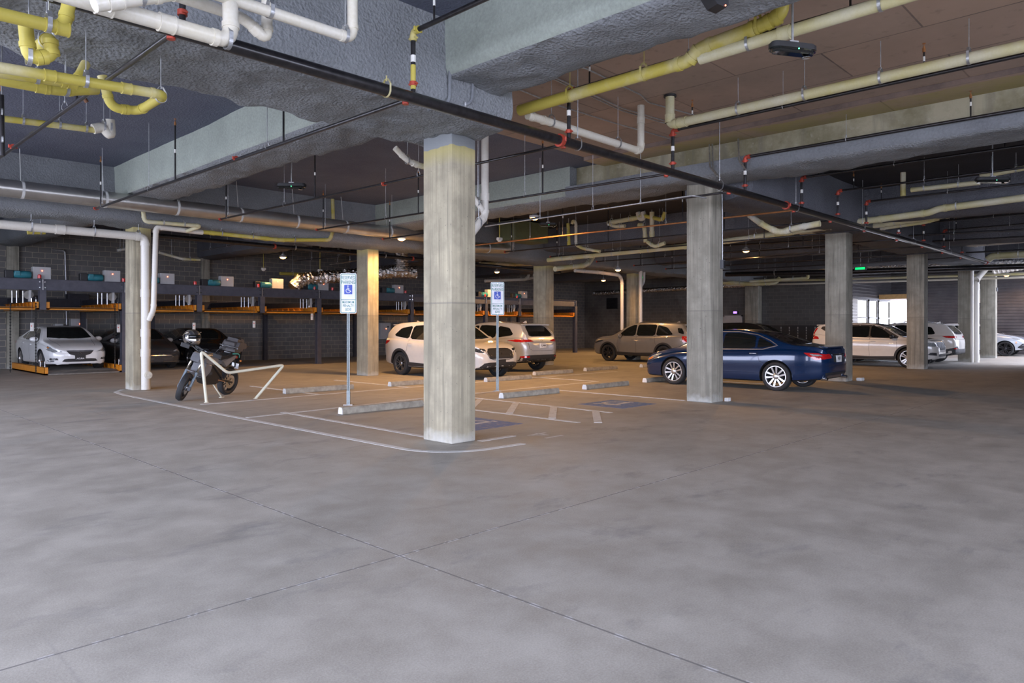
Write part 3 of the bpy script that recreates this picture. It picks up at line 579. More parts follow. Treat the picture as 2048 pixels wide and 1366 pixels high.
# --- left background: duct, yellow and white pipes over the parking lifts
zz = 4.325; bm = BM(); a, b = Vector((-3, 17.3, zz)), Vector((14.4, 17.3, zz)); tube(bm, [a, b], .18, seg=28); du = obj('round_duct', bm, 'duct_metal', None, True, 60); tag(du, 'round metal air duct running along the beam at the left', 'duct')
for px_ in (44, 210, 353, 480, 592, 690, 778):
    p = AY(px_, 400, 17.3); bm = BM(); ring_on(bm, (p.x, 17.3, zz), (1, 0, 0), .184, .05, seg=28); tube(bm, [(p.x, 17.4, zz+.18), (p.x, 17.5, SLAB)], .008, seg=6); obj('duct_strap', bm, 'strap_white', du, True, 40)
a = AY(1010, 494, 17.3); b = AY(1026, 470, 17.3); pp = [Vector((14.2, 17.3, 4.05)), AY(1018, 498, 17.3), AY(1024, 440, 17.3)]
o = pipe('round_duct', pp, .17, 'duct_metal', 'shiny duct elbow turning up right of the nearest column', 'duct', fillet=.2, collars=False)
for q in (.55, .8): p, t = along(pp, q); bm = BM(); ring_on(bm, p, t, .177, .04, seg=24); obj('clamp', bm, 'strap_white', o, True, 40)
a, b = AY(-30, 444, 17.9), AY(288, 474, 17.9)
pipe('drain_pipe', [AY(-30, 446, 18.2), Vector((AY(290, 474, 18.2).x, 18.2, AY(290, 474, 18.2).z)), AY(291, 779, 18.2)], .095, 'pvc_downpipe', 'thick white downpipe on the column left of the motorcycle', hang=(.12, .30, .44), fillet=.16, ztop=4.05, sleeves=(.20, .66, .80, .87))
a = AY(291, 750, 18.2); bm = BM(); lathe(bm, [(.0, -.13), (.075, -.13), (.075, -.11), (.09, -.11), (.09, 0)], (a.x+.03, a.y, a.z), 'Y', 20); box(bm, a.x+.03-.02, a.x+.05, a.y-.15, a.y-.13, a.z-.02, a.z+.02)
o = obj('cleanout_cap', bm, 'pvc_white'); tag(o, 'round cleanout plug at the foot of the thick white downpipe', 'pipe cap')
pts = [AY(405, 465, 18.0), AY(312, 454, 18.0), AY(307, 620, 18.0), AY(298, 640, 18.12)]; pipe('drain_pipe', pts, .062, 'pvc_downpipe', 'thinner white downpipe bent into the thick one on the left column', fillet=.10, ztop=4.05)
pts = [AY(405, 464, 18.0), AY(560, 480, 18.0), AY(660, 480, 18.0), AY(667, 455, 18.0), AY(665, 398, 18.0)]; pipe('drain_pipe', pts, .052, 'pvc_yellow', 'yellowish pipe under the round duct, rising white at its right end', hang=(.10, .27, .52), fillet=.10, ztop=4.05, sleeves=(.05, .35))
pts = [AY(286, 421, 17.75), AY(289, 443, 17.75), AY(402, 452, 17.75), AY(372, 463, 17.9)]; pipe('drain_pipe', pts, .048, 'pvc_cream', 'white pipe with a folded end just above the left column', fillet=.09, hang=(.35, .6), ztop=4.05)
pipe('sprinkler_main_pipe', [AY(300, 470, 19.8), AY(900, 524, 19.8), AY(1120, 545, 19.8)], .062, 'pipe_black', 'second fat black sprinkler main, behind the yellowish pipe over the lifts', coup=(.21, .52,), hang=(.25, .45,), collars=False, ztop=SLAB)
for (p0, p1, lab) in (((590, 522), (710, 509), 'thin black branch above the far parking lift, left one'), ((660, 529), (715, 521), 'thin black branch above the far parking lift, right one'), ((400, 502), (475, 488), 'thin black branch behind the yellow sprayed block wall')):
    pipe('sprinkler_branch_pipe', [AY(*p0, 23.5), AY(*p1, 20.0)], .02, 'pipe_black', lab, collars=False)
pipe('drain_pipe', [AY(318, 505, 27), AY(365, 518, 27), AY(400, 520, 27)], .05, 'pvc_patchy', 'grey and white pipe low on the block wall right of the left column', fillet=.1, sleeves=(.6,))
pipe('drain_pipe', [AY(235, 501, 27), AY(252, 498, 27)], .05, 'pvc_patchy', 'short pale pipe end poking out left of the left column')
pipe('drain_pipe', [AY(55, 464, 19), AY(90, 464, 19)], .055, 'pvc_yellow', 'short yellow pipe end under the beam at the far left'); pipe('conduit', [AY(104, 499, 30.9), AY(130, 502, 30.9), AY(132, 560, 30.9), AY(133, 650, 30.9)], .03, 'galvanised', 'metal conduit running down the block wall behind the white sedan', 'conduit', fillet=.1, collars=False)
pipe('drain_pipe', [AY(560, 547, 29), AY(640, 550, 29)], .07, 'pvc_yellow', 'pale yellow pipe just above the lifts, left of the foil duct')
# flexible foil duct
bm = BM(); path = [AY(588, 576, 26), AY(600, 560, 26), AY(640, 556, 26), AY(720, 549, 25.6), AY(790, 543, 25.2), AY(830, 545, 25)]
L = []; n = 110
for i in range(n+1): p, t = along(path, i/n); L.append(p)
tube(bm, L, [.26+.02*math.sin(i*1.9)+.012*random.random() for i in range(n+1)], 0, 22)
for v in bm.verts: v.co += Vector((noise.noise(v.co*5), noise.noise(v.co*5+Vector((9, 0, 0))), noise.noise(v.co*5+Vector((0, 9, 0)))))*.05
o = obj('flexible_duct', bm, 'foil', None, False); tag(o, 'crumpled silver foil duct hanging over the parking lifts', 'duct')
bm = BM(); pth = [AY(803, 545, 24.9), AY(803, 498, 24.9)]; n = 30; tube(bm, [pth[0].lerp(pth[1], i/n) for i in range(n+1)], [.28+.03*math.sin(i*2.2) for i in range(n+1)], 0, 20)
for v in bm.verts: v.co += Vector((noise.noise(v.co*6), noise.noise(v.co*6+Vector((9, 0, 0))), 0))*.06
o = obj('flexible_duct', bm, 'foil'); tag(o, 'upright crumpled foil duct left of the nearest column', 'duct')
bm = BM(); 
o = pipe('flexible_duct', [Vector((39.2, 17.0, 3.95)), Vector((39.2, 30, 3.75))], .16, 'foil', 'thin foil duct along the top of the far block wall', 'duct', collars=False)
# --- centre and right background clutter
def bg(pp, x, r, mat, lab, **k): return pipe('drain_pipe', [AX(a, b, x) for a, b in pp], r, mat, lab, **k)
def bgy(pp, y, r, mat, lab, **k): return pipe('drain_pipe', [AY(a, b, y) for a, b in pp], r, mat, lab, **k)
bg([(1136, 447), (1138, 492)], 18.8, .055, 'pvc_yellow', 'left of two yellow uprights on the beam behind the silver crossover', sleeves=(.9,))
bg([(1144, 448), (1146, 441), (1152, 446), (1152, 490), (1166, 497), (1200, 503)], 18.8, .05, 'pvc_patchy', 'right of two yellow uprights, hooked at the top', fillet=.1)
bg([(1216, 446), (1272, 436), (1290, 430)], 19.2, .075, 'pvc_cream', 'cream pipe slanting up to the white trap between the two columns', hang=(.1, .6)); bg([(1216, 446), (1230, 453), (1250, 452)], 19.2, .06, 'pvc_cream', 'folded lower end of the slanting cream pipe')
bg([(1276, 425), (1280, 438), (1288, 436), (1286, 424)], 19.2, .08, 'pvc_white', 'white U-shaped trap hanging between the two columns', fillet=.12)
bg([(1290, 432), (1325, 440), (1330, 424)], 19.2, .06, 'pvc_yellow', 'yellow pipe turning up right of the white trap', fillet=.1)
bg([(1304, 424), (1304, 475)], 19.2, .075, 'pvc_patchy', 'yellow and white upright below the white trap', sleeves=(.85,)); bg([(1277, 450), (1289, 452), (1291, 485)], 19.2, .065, 'pvc_patchy', 'short upright with an elbow left of the yellow and white one', fillet=.1, sleeves=(.75,))
bg([(1096, 520), (1180, 511), (1380, 492), (1447, 483), (1560, 467), (1660, 453), (1690, 446), (1748, 440), (1860, 425), (1875, 418), (2060, 394)], 20.0, .085, 'pvc_cream', 'long cream drain pipe sweeping across the background from the silver crossover to the right edge', hang=(.05, .12, .2, .3, .42, .55, .68, .9), sleeves=(.08, .14, .62, .7), fillet=.15, ztop=4.45)
bg([(1330, 486), (1310, 494), (1295, 484)], 19.2, .06, 'pvc_cream', 'curled joint on the long cream drain pipe')
bgy([(1105, 520), (1150, 527), (1180, 530), (1250, 535), (1288, 540)], 20.2, .075, 'pvc_cream', 'cream pipe running toward the yellow lit column'); bgy([(1110, 538), (1170, 531), (1182, 522), (1190, 500)], 17.3, .095, 'pvc_cream', 'thick cream pipe with an elbow right of the column behind the silver crossover', hang=(.35, .75), ztop=4.1)
bgy([(1150, 541), (1200, 545), (1238, 550), (1244, 560), (1244, 660)], 18.3, .075, 'pvc_downpipe', 'white downpipe on the left side of the yellow lit column', hang=(.1,), ztop=4.05, fillet=.15)
bgy([(1281, 536), (1281, 700)], 18.2, .085, 'pvc_downpipe', 'white downpipe on the right side of the yellow lit column'); bgy([(1288, 536), (1288, 563), (1281, 576)], 18.2, .055, 'pvc_downpipe', 'short bypass pipe joining the right downpipe of the yellow lit column', fillet=.1)
bgy([(960, 528), (1010, 528), (1070, 528)], 24, .10, 'pvc_cream', 'pale pipe cluster at the top left of the column behind the silver crossover', sleeves=(.3, .6)); bgy([(1020, 521), (1050, 523), (1058, 514)], 21, .08, 'spray_insulation_smooth', 'grey sprayed pipe hump above the silver crossover')
bgy([(970, 562), (1050, 559), (1057, 553), (1057, 544)], 27, .08, 'pvc_white', 'white pipe with an elbow above the right reserved parking sign', fillet=.15); bgy([(1045, 560), (1068, 555), (1069, 545)], 27.5, .08, 'pvc_white', 'second white elbow just left of the column behind the silver crossover', fillet=.12)
# sinuous sprayed pipe beside the blue-sedan column
bg([(1456, 396), (1460, 412), (1490, 420), (1508, 438), (1535, 455), (1560, 466), (1590, 456), (1640, 447)], 16.2, .07, 'pvc_patchy', 'snaking yellow and white pipe right of the column of the blue sedan', fillet=.2)
bg([(1478, 397), (1482, 402), (1505, 408), (1512, 430)], 16.6, .06, 'pvc_patchy', 'hooked pipe behind the snaking yellow and white one', fillet=.15)
bg([(1690, 452), (1755, 450), (1790, 444), (1880, 432), (2060, 408)], 21.2, .085, 'pvc_cream', 'cream drain pipe just below the long sweeping one at the right edge', hang=(.30, .6, .8), fillet=.15, sleeves=(.12, .28))
bg([(1600, 466), (1760, 457), (1850, 444), (1878, 437)], 21.8, .055, 'pvc_patchy', 'thin patchy pipe under the twin cream drain pipes', fillet=.1)
bg([(1822, 380), (1960, 365)], 18.6, .055, 'pvc_cream', 'thin cream pipe between the pale riser box and the oblong lamp', hang=(.2, .7)); bg([(1968, 350), (1960, 353), (2060, 334)], 18.2, .055, 'pvc_cream', 'thin cream pipe above the oblong lamp at the right edge', fillet=.05)
bg([(1908, 408), (1958, 374), (2060, 358)], 20.6, .07, 'pvc_yellow', 'diagonal yellow pipe dropping behind the oblong lamp', fillet=.2); bg([(1806, 345), (1806, 392)], 18.7, .06, 'pvc_patchy', 'pale tapering riser box on the sprayed beam at the right')
bg([(1900, 474), (1938, 488), (2060, 478)], 30, .12, 'pvc_downpipe', 'pale pipe meeting an angled joint near the far end of the main pipe', fillet=.2, hang=(.5,)); bg([(1975, 520), (1985, 512), (2060, 508)], 33, .13, 'pvc_cream', 'cream pipe left of the pale foil wrapped duct', fillet=.2)
bgy([(1952, 727), (1952, 560), (1980, 528)], 6.85, .12, 'pvc_downpipe', 'fat white downpipe in front of the fourth column, dented fitting at its foot', fillet=.2, sleeves=(.04, .5, .55)); bgy([(1944, 727), (1944, 535)], 6.95, .06, 'pvc_downpipe', 'slim white downpipe squeezed against the fourth column')
for k, (y0_, r_, m_, l_) in enumerate(((519, .20, 'foil', 'foil wrapped duct crossing behind the far columns, upper one'), (533, .17, 'foil', 'foil wrapped duct crossing behind the far columns, lower one'), (541, .11, 'pipe_black', 'fat black pipe crossing behind the far columns'), (556, .06, 'pvc_cream', 'cream pipe crossing above the bright entrance'), (563, .05, 'pvc_white', 'white pipe crossing just above the bright entrance'), (550, .03, 'pipe_black', 'thin black pipe above the cream ones near the entrance'))):
    x_ = (37.5, 37.0, 33.0, 38.6, 39.0, 38.2)[k]; pipe('round_duct' if 'duct' in l_ else 'drain_pipe', [AX(1452, y0_+8, x_), AX(1700, y0_+2, x_), AX(2070, y0_-9, x_)], r_, m_, l_, 'duct' if 'duct' in l_ else 'pipe', collars=False, hang=(.2, .45, .7))
pipe('drain_pipe', [AX(1447, 565, 36), AX(1500, 568, 36), AX(1550, 566, 36), AX(1560, 556, 36)], .11, 'pvc_cream', 'cream pipe with upturned end above the far concrete column', fillet=.3); pipe('drain_pipe', [AX(1615, 548, 34.5), AX(1617, 556, 34.5), AX(1500, 563, 34.5)], .07, 'pvc_cream', 'thin cream pipe above the far block wall', fillet=.3)
for (x_, y0_, y1_, ya, m_, l_) in ((21.5, 485, 519, 0, 'pipe_black', 'a'),):
    pass
for k, (x_, q) in enumerate(((24.5, 485), (27.2, 499), (30.0, 508), (32.0, 525))):
    pipe('sprinkler_branch_pipe', [AX(1448, q+6, x_), AX(1700, q-8, x_), AX(2060, q-26, x_)], .03, 'pipe_black', ['highest','second highest','third highest','lowest'][k]+' thin black pipe crossing the background right of the blue sedan column', collars=False, group='background cross pipes', hang=(.15, .35, .55, .8))
# bundles of thin conduits near the far wall
for k in range(5): pipe('conduit', [AY(1350+k*4, 562-k, 26+.2*k), AY(1338+k*4, 555-k, 26+.2*k), AY(1290+k*3, 548-k, 27)], .02, 'galvanised', 'curved thin conduit in the bundle right of the yellow lit column', 'conduit', group='curved conduit bundle', collars=False, fillet=.3)
# wall-side foil wrapped big duct at the right edge
bm = BM(); a, b = AX(1985, 530, 37.8), AX(2100, 512, 37.8); L = [a.lerp(b, i/40) for i in range(41)]; tube(bm, L, [.42+.02*math.sin(i*2) for i in range(41)], 0, 20)
o = obj('round_duct', bm, 'foil'); tag(o, 'big foil wrapped duct at the right edge below the twin cream pipes', 'duct')
# ------------------------------------------------------------------ lamps (warm, hung from the slab)
def lamp(px, py, z, label, power=60, ax=None):
    p = AZ(px, py, z); root = empty('hanging_lamp', (p.x, p.y, z), 0, label, 'lamp', 'warm hanging lamps')
    obj('lamp_housing', lathe(BM(), [(.13, .0), (.14, .015), (.14, .06), (.06, .10), (.05, .14), (0, .14)], (0, 0, 0), 'Z', 20), 'box_grey', root, True, 40)
    obj('lens', lathe(BM(), [(0, -.055), (.05, -.05), (.09, -.03), (.115, 0), (.115, .012), (0, .012)], (0, 0, 0), 'Z', 20), 'lamp_warm', root)
    obj('hanging_rod', tube(BM(), [(0, 0, .13), (0, 0, SLAB-z)], .012, seg=8), 'galvanised', root)
    l = bpy.data.lights.new('lamp_light', 'SPOT'); l.spot_size = math.radians(168); l.spot_blend = .35; l.energy = power*1.15; l.color = (1.0, .53, .19); l.shadow_soft_size = .11
    o = bpy.data.objects.new('lamp_light', l); C.objects.link(o); o.location = (p.x, p.y, z-.14)
    return root
lamp(803, 478, 4.15, 'glowing warm lamp under the round duct, left of the nearest column', 222)
lamp(566, 515, 4.2, 'glowing warm lamp above the parking lifts, left of the foil duct', 108)
lamp(1069, 436, 4.4, 'glowing warm lamp just right of the nearest column', 222)
lamp(1452, 385, 4.55, 'glowing warm lamp at the fat black main beside the column of the blue sedan', 148)
lamp(1492, 502, 4.2, 'glowing warm lamp between the column of the blue sedan and the next one', 202)
lamp(1207, 561, 4.1, 'far warm lamp left of the yellow lit column', 175)
lamp(994, 544, 4.2, 'small warm lamp just above the right reserved parking sign', 148)
lamp(2013, 551, 4.1, 'warm lamp at the right edge above the light grey car', 81)
lamp(1236, 540, 3.9, 'warm lamp hidden behind the yellow lit column', 81)
def oblong(px, py, z, rz, label, s_=1.0):
    p = AZ(px, py, z); root = empty('oblong_light', (p.x, p.y, z), rz, label, 'light fixture', 'dark oblong light fixtures'); L = .26*s_; R_ = .075*s_
    bm = BM(); n = 12; pr = [(-L*.7+R_*math.cos(a), R_*math.sin(a)) for a in [math.pi/2+math.pi*k/n for k in range(n+1)]]+[(L*.7+R_*math.cos(a), R_*math.sin(a)) for a in [-math.pi/2+math.pi*k/n for k in range(n+1)]]
    prism(bm, pr, 'Z', -.01, .05); bmesh.ops.bevel(bm, geom=[e for e in bm.edges if all(abs(v.co.z-.05) < 1e-4 for v in e.verts)], offset=.02, segments=3, affect='EDGES'); obj('housing', bm, 'plastic_black', root, True, 40)
    bm = BM(); prism(bm, [(x*.97, y*.97) for x, y in pr], 'Z', -.055, -.01); bmesh.ops.bevel(bm, geom=[e for e in bm.edges if all(abs(v.co.z+.055) < 1e-4 for v in e.verts)], offset=.025, segments=3, affect='EDGES'); obj('clear_cover', bm, 'glass_dark', root, True, 40)
    obj('indicator', lathe(BM(), [(0, 0), (.006, 0), (.006, .012), (0, .012)], (.02, -R_-.002, -.02), 'Y', 8), 'led_green', root)
    obj('reflector', lathe(BM(), [(.018, 0), (.045, -.02), (.046, -.018)], (L*.6, 0, -.056), 'Z', 12), 'chrome', root, True); 
    obj('mount', box(BM(), -.05, .05, -.03, .03, .05, .075), 'galvanised', root); obj('hanging_rod', tube(BM(), [(0, 0, .07), (0, 0, SLAB-z)], .012, seg=8), 'galvanised', root)
oblong(1585, 98, 4.3, YAW-R90+.25, 'dark oblong light with green dot hanging above the long cream pipe', 1.0)
oblong(583, 372, 4.35, YAW-R90, 'dark oblong light with green dot left of the nearest column', 1.15); oblong(1985, 360, 4.4, YAW-R90, 'dark oblong light at the right edge in front of the diagonal yellow pipe', 1.3)
oblong(1096, 449, 4.5, YAW-R90, 'tiny dark light with a green dot right of the nearest column', 1.0)
p = AZ(1428, 8, 4.35); rt = empty('camera_box', p, YAW-R90+.4, 'black wedge-shaped box with a red light on the beam at the very top', 'security camera'); bm = BM(); prism(bm, [(-.10, .14), (.10, .14), (.10, -.02), (.075, -.045), (-.02, -.03), (-.10, .06)], 'Y', -.07, .07); obj('housing', bm, 'plastic_black', rt)
obj('red_light', lathe(BM(), [(0, 0), (.006, 0), (.006, .01), (0, .01)], (.065, -.075, -.03), 'Y', 8), 'led_red', rt)
def sensor(px, py, z, label):
    p = AZ(px, py, z); rt = empty('ceiling_sensor', (p.x, p.y, z), 0, label, 'sensor', 'white hanging sensors')
    obj('housing', box(BM(), -.09, .09, -.05, .05, 0, .09, 0, .015), 'sticker_white', rt); obj('dome', lathe(BM(), [(0, -.05), (.05, -.035), (.07, 0), (0, 0)], (0, 0, 0), 'Z', 14), 'sticker_white', rt, True); obj('hanging_rod', tube(BM(), [(0, 0, .09), (0, 0, SLAB-z)], .014, seg=8), 'pvc_yellow', rt)
sensor(999, 481, 4.15, 'white sensor on a yellow rod right of the nearest column'); sensor(527, 540, 3.85, 'white sensor on a yellow rod above the middle parking lifts'); sensor(640, 543, 3.8, 'white sensor on a yellow rod left of the foil duct')
# green duct box
p = AY(1065, 462, 17.0); rt = empty('fan_box', p, 0, 'olive metal fan box under the beam right of the nearest column', 'fan box'); obj('housing', box(BM(), -1.2, .5, -.3, .5, -.42, .25, 0, .02), 'pvc_yellow', rt); rt.children[0].data.materials[0] = plain('olive', (.12, .13, .06), .6)
obj('side_panel', box(BM(), .5, .56, -.25, .45, -.38, .2), 'trim_black', rt); obj('hanging_rod', tube(BM(), [(-.9, 0, .2), (-.9, 0, SLAB-p.z)], .012, seg=6), 'galvanised', rt)
# small boxes on columns
rt = empty('switch_box', (13.36, 7.07, 2.85), 0, 'small grey disconnect box with a metal conduit on the column of the blue sedan', 'switch box'); obj('housing', box(BM(), .10, .20, -.07, 0, -.13, .05, 0, .006), 'plastic_grey', rt); obj('cover', box(BM(), .115, .185, -.078, -.07, -.12, .03), 'plastic_black', rt); obj('conduit', tube(BM(), [(.15, -.03, .05), (.15, -.03, .95), (.13, -.03, 1.5)], .012, .05, 8), 'galvanised', rt)
bm = box(BM(), 40.85, 41.0, 7.02, 7.07, 3.2, 3.38, 0, .005); o = obj('thermostat_box', bm, 'plastic_grey'); tag(o, 'small square box on the last visible concrete column', 'control box')
bm = box(BM(), 46.15, 46.3, 8.6, 8.9, 2.8, 3.55, 0, .02); o = obj('wall_box', bm, 'sticker_white'); tag(o, 'white upright box on the dark ribbed wall above the white SUV', 'wall box'); o.location = (0, 0, 0)
bm = BM(); box(bm, 39.4, 39.5, 28.2, 29.05, 2.68, 3.42); o = obj('wall_vent', bm, 'plastic_black'); tag(o, 'square dark louvred vent high on the far block wall', 'vent')
for k in range(9): bm = BM(); prism(bm, [(39.38, 2.70+k*.08), (39.40, 2.75+k*.08), (39.40, 2.70+k*.08)], 'Y', 28.23, 29.02); obj('louver', bm, 'plastic_black', o)
rt = empty('exit_sign', AX(1471, 625, 39.4), 0, 'small glowing violet sign above the far door', 'sign'); obj('housing', box(BM(), -.05, .05, -.16, .16, -.1, .1), 'plastic_black', rt); obj('lit_panel', box(BM(), -.06, -.05, -.11, .11, -.06, .06), 'sign_violet', rt)
for px_, py_, x_, l in ((1282, 555, 28.5, 'green lit exit sign behind the yellow lit column'), (1721, 537, 30, 'green lit exit sign between the far columns')):
    p = AX(px_, py_, x_); rt = empty('exit_sign', p, 0, l, 'sign'); obj('housing', box(BM(), -.05, .05, -.22, .22, -.06, .06), 'plastic_black', rt); obj('lit_panel', box(BM(), -.06, -.05, -.18, .18, -.04, .04), 'exit_green', rt); obj('hanging_rod', tube(BM(), [(0, 0, .1), (0, 0, SLAB-p.z)], .01, seg=6), 'galvanised', rt)
rt = empty('lattice_rack', (39.3, 15.5, 0), 0, 'black rack with rows of white dots along the far block wall', 'rack'); obj('back_panel', box(BM(), .0, .12, -1.2, 2.5, 0, 1.56), 'trim_black', rt)
for i in range(8): 
    bm = BM()
    for k in range(14): box(bm, -.012, 0, -.95+i*.47, -.90+i*.47, .3+k*.088, .33+k*.088)
    tag(obj('pegs', bm, 'sticker_white', rt), kind='stuff')
bm = box(BM(), 13.62, 13.76, 6.98, 7.06, 0, .075, 0, .01); o = obj('white_block', bm, 'white_paint'); tag(o, 'small white block at the foot of the column in front of the blue sedan', 'block')
bm = box(BM(), 21.25, 21.5, 6.85, 7.0, 0, .09, 0, .02); o = obj('white_block', bm, 'white_paint'); tag(o, 'small white lump at the foot of the column behind the blue sedan', 'block')
# ------------------------------------------------------------------ reserved parking signs
def rrect(w, h, r, n=5):
    P = []
    for cx, cz, a0 in ((w/2-r, h/2-r, 0), (-w/2+r, h/2-r, 90), (-w/2+r, -h/2+r, 180), (w/2-r, -h/2+r, 270)):
        for k in range(n+1): a = math.radians(a0+90*k/n); P.append((cx+r*math.cos(a), cz+r*math.sin(a)))
    return P
def sign(x, y, rz, zc, label):
    rt = empty('parking_sign', (x, y, 0), rz, label, 'sign', 'reserved parking signs')
    post = BM(); pr = [(-.028, -.0), (-.028, .004), (-.014, .006), (-.010, .03), (.010, .03), (.014, .006), (.028, .004), (.028, 0), (.010, 0), (.008, .024), (-.008, .024), (-.010, 0)]
    prism(post, pr, 'Z', .01, zc+.28); post_o = obj('post', post, 'post_metal', rt)
    bm = BM()
    for k in range(46): lathe(bm, [(0, 0), (.0045, 0), (.0045, .001), (0, .001)], (-.021, -.0015, .12+k*.036), 'Y', 6)
    o = obj('punched_holes', bm, 'plastic_black', post_o); tag(o, kind='stuff')
    obj('base_sleeve', box(BM(), -.034, .034, -.01, .036, 0, .28), 'post_metal', rt); obj('base_plate', box(BM(), -.09, .09, -.06, .09, 0, .012), 'galvanised', rt)
    W_, H_ = .32, .79
    pl = BM(); prism(pl, [(a, zc+b) for a, b in rrect(W_, H_, .035)], 'Y', -.006, -.003); pn = obj('sign_panel', pl, 'sign_white', rt)
    def face(name, bm, mat, yy): 
        bmesh.ops.transform(bm, matrix=Matrix(((1, 0, 0, 0), (0, 0, 1, yy), (0, 1, 0, zc), (0, 0, 0, 1))), verts=bm.verts[:]); return obj(name, bm, mat, pn)
    def ringf(w, h, r, t):
        bm = BM(); A = [bm.verts.new((a, b, 0)) for a, b in rrect(w, h, r)]; B = [bm.verts.new((a, b, 0)) for a, b in rrect(w-2*t, h-2*t, max(.004, r-t))]
        for i in range(len(A)): bm.faces.new((A[i], A[(i+1) % len(A)], B[(i+1) % len(A)], B[i]))
        return bm
    face('border', ringf(.296, .766, .028, .012), 'sign_green', -.0072)
    bm = BM(); q = [(-.138, -.118), (.138, -.118), (.138, -.128), (-.138, -.128)]; bm.faces.new([bm.verts.new((a, b, 0)) for a, b in q]); face('divider', bm, 'sign_green', -.0072)
    for t, sz, zz, sx in (('RESERVED', .080, .305, .62), ('PARKING', .080, .215, .68), ('MAXIMUM', .054, -.175, .76), ('PENALTY', .054, -.245, .78), ('$250', .058, -.315, .82)):
        bm = text_bm(t, sz*1.2, .0008); bmesh.ops.scale(bm, vec=(sx, 1, 1), verts=bm.verts[:]); bmesh.ops.translate(bm, vec=(0, zz, 0), verts=bm.verts[:]); face('lettering', bm, 'sign_green', -.0074)
    bm = BM(); bm.faces.new([bm.verts.new((a, .075+b, 0)) for a, b in rrect(.158, .185, .012)]); face('blue_square', bm, 'sign_blue', -.0074)
    bm = BM()
    def st(pts, w):
        for a, b in zip(pts, pts[1:]):
            a, b = Vector(a), Vector(b); t = (b-a).normalized(); n = Vector((-t.y, t.x))*w/2; a = a-t*w*.2; b = b+t*w*.2; bm.faces.new([bm.verts.new((p.x, p.y, 0)) for p in (a+n, a-n, b-n, b+n)])
    cx, cy = -.002, .052; st([(cx+.042*math.cos(a), cy+.042*math.sin(a)) for a in [math.radians(110+k*25) for k in range(11)]], .009)
    st([(-.006, .12), (-.004, .065), (.028, .065), (.044, .036), (.058, .042)], .011); st([(-.005, .094), (.022, .094)], .009)
    bm.faces.new([bm.verts.new((-.006+.011*math.cos(a), .142+.011*math.sin(a), 0)) for a in [2*math.pi*k/12 for k in range(12)]]); face('wheelchair_symbol', bm, 'sign_white', -.0078)
    for bz in (.36, -.36): bm = lathe(BM(), [(0, 0), (.007, 0), (.007, .004), (0, .004)], (0, -.011, zc+bz), 'Y', 8); obj('bolt', bm, 'chrome', pn)
    return rt
sign(7.87, 12.04, YAW-R90+.04, 2.19, 'green and white reserved parking sign left of the nearest column')
sign(12.02, 12.06, YAW-R90+.04, 2.20, 'sun-bleached reserved parking sign right of the nearest column')
# bent cream rail
R0 = [AY(413, 805, 14.52), AY(402, 702, 14.52), AY(455, 746, 14.52), AY(568, 730, 14.52), AY(511, 797, 14.52)]
R0[0].z = .0; R0[4].z = 0
rt = empty('bent_rail', (R0[0].x, 14.52, 0), 0, 'cream painted M-shaped bent pipe rail in front of the motorcycle', 'rail')
obj('rail_tube', tube(BM(), [p-Vector((R0[0].x, 14.52, 0)) for p in R0], .030, .085, 16, fs=8), 'rail_cream', rt, True, 60)
for p in (R0[0], R0[4]): obj('foot_flange', lathe(BM(), [(.05, 0), (.05, .006), (.032, .012)], p-Vector((R0[0].x, 14.52, 0)), 'Z', 16), 'rail_cream', rt)
# ------------------------------------------------------------------ two-level parking lifts along the block wall
XJ = [5.86-2.35*1, 5.86, 8.2, 10.67, 13.05, 15.5, 17.85, 20.25, 22.6, 24.95, 27.4, 29.75, 32.1]
YF, YB = 25.9, 30.4; DG = (1, 3, 5, 7, 9, 11, 12)
OL = ['upper deck at the left picture edge', 'upper deck above the white sedan with its ribbed orange edge', 'orange upper deck right of the left column', 'orange upper deck above the black sedan', 'orange upper deck left of the tall steel post',
      'orange upper deck right of the tall steel post', 'orange upper deck behind the left reserved parking sign', 'orange upper deck left of the nearest column', 'orange upper deck just right of the nearest column', 'orange upper deck behind the right reserved parking sign', 'orange upper deck left of the column behind the silver crossover', 'last orange upper deck, right of that column']
frm = empty('parking_lift', (0, 0, 0), 0, 'dark steel posts and beams of the two-level parking lifts along the block wall', 'parking lift')
def ibeam(bm, x0, x1, y, z0, z1, w=.2, t=.014):
    box(bm, x0, x1, y-.005, y+.005, z0, z1); box(bm, x0, x1, y-w/2, y+w/2, z0, z0+t); box(bm, x0, x1, y-w/2, y+w/2, z1-t, z1)
for i in range(len(XJ)-1):
    b = BM(); ibeam(b, XJ[i]+.006, XJ[i+1]-.006, YF, 2.65, 3.0); o = obj('front_beam', b, 'steel_frame', frm)
    bm = BM(); 
    for sx in (-.07, .07):
        for zz in (2.74, 2.91): lathe(bm, [(0, -.02), (.018, -.02), (.018, 0), (0, 0)], (XJ[i+1]+sx-(.0), YF-.012, zz), 'Y', 8)
    q = obj('bolts', bm, 'chrome', o); tag(q, kind='stuff')
    b = BM(); ibeam(b, XJ[i], XJ[i+1], YB, 2.25, 2.55, .15); obj('rear_beam', b, 'steel_frame_dark', frm)
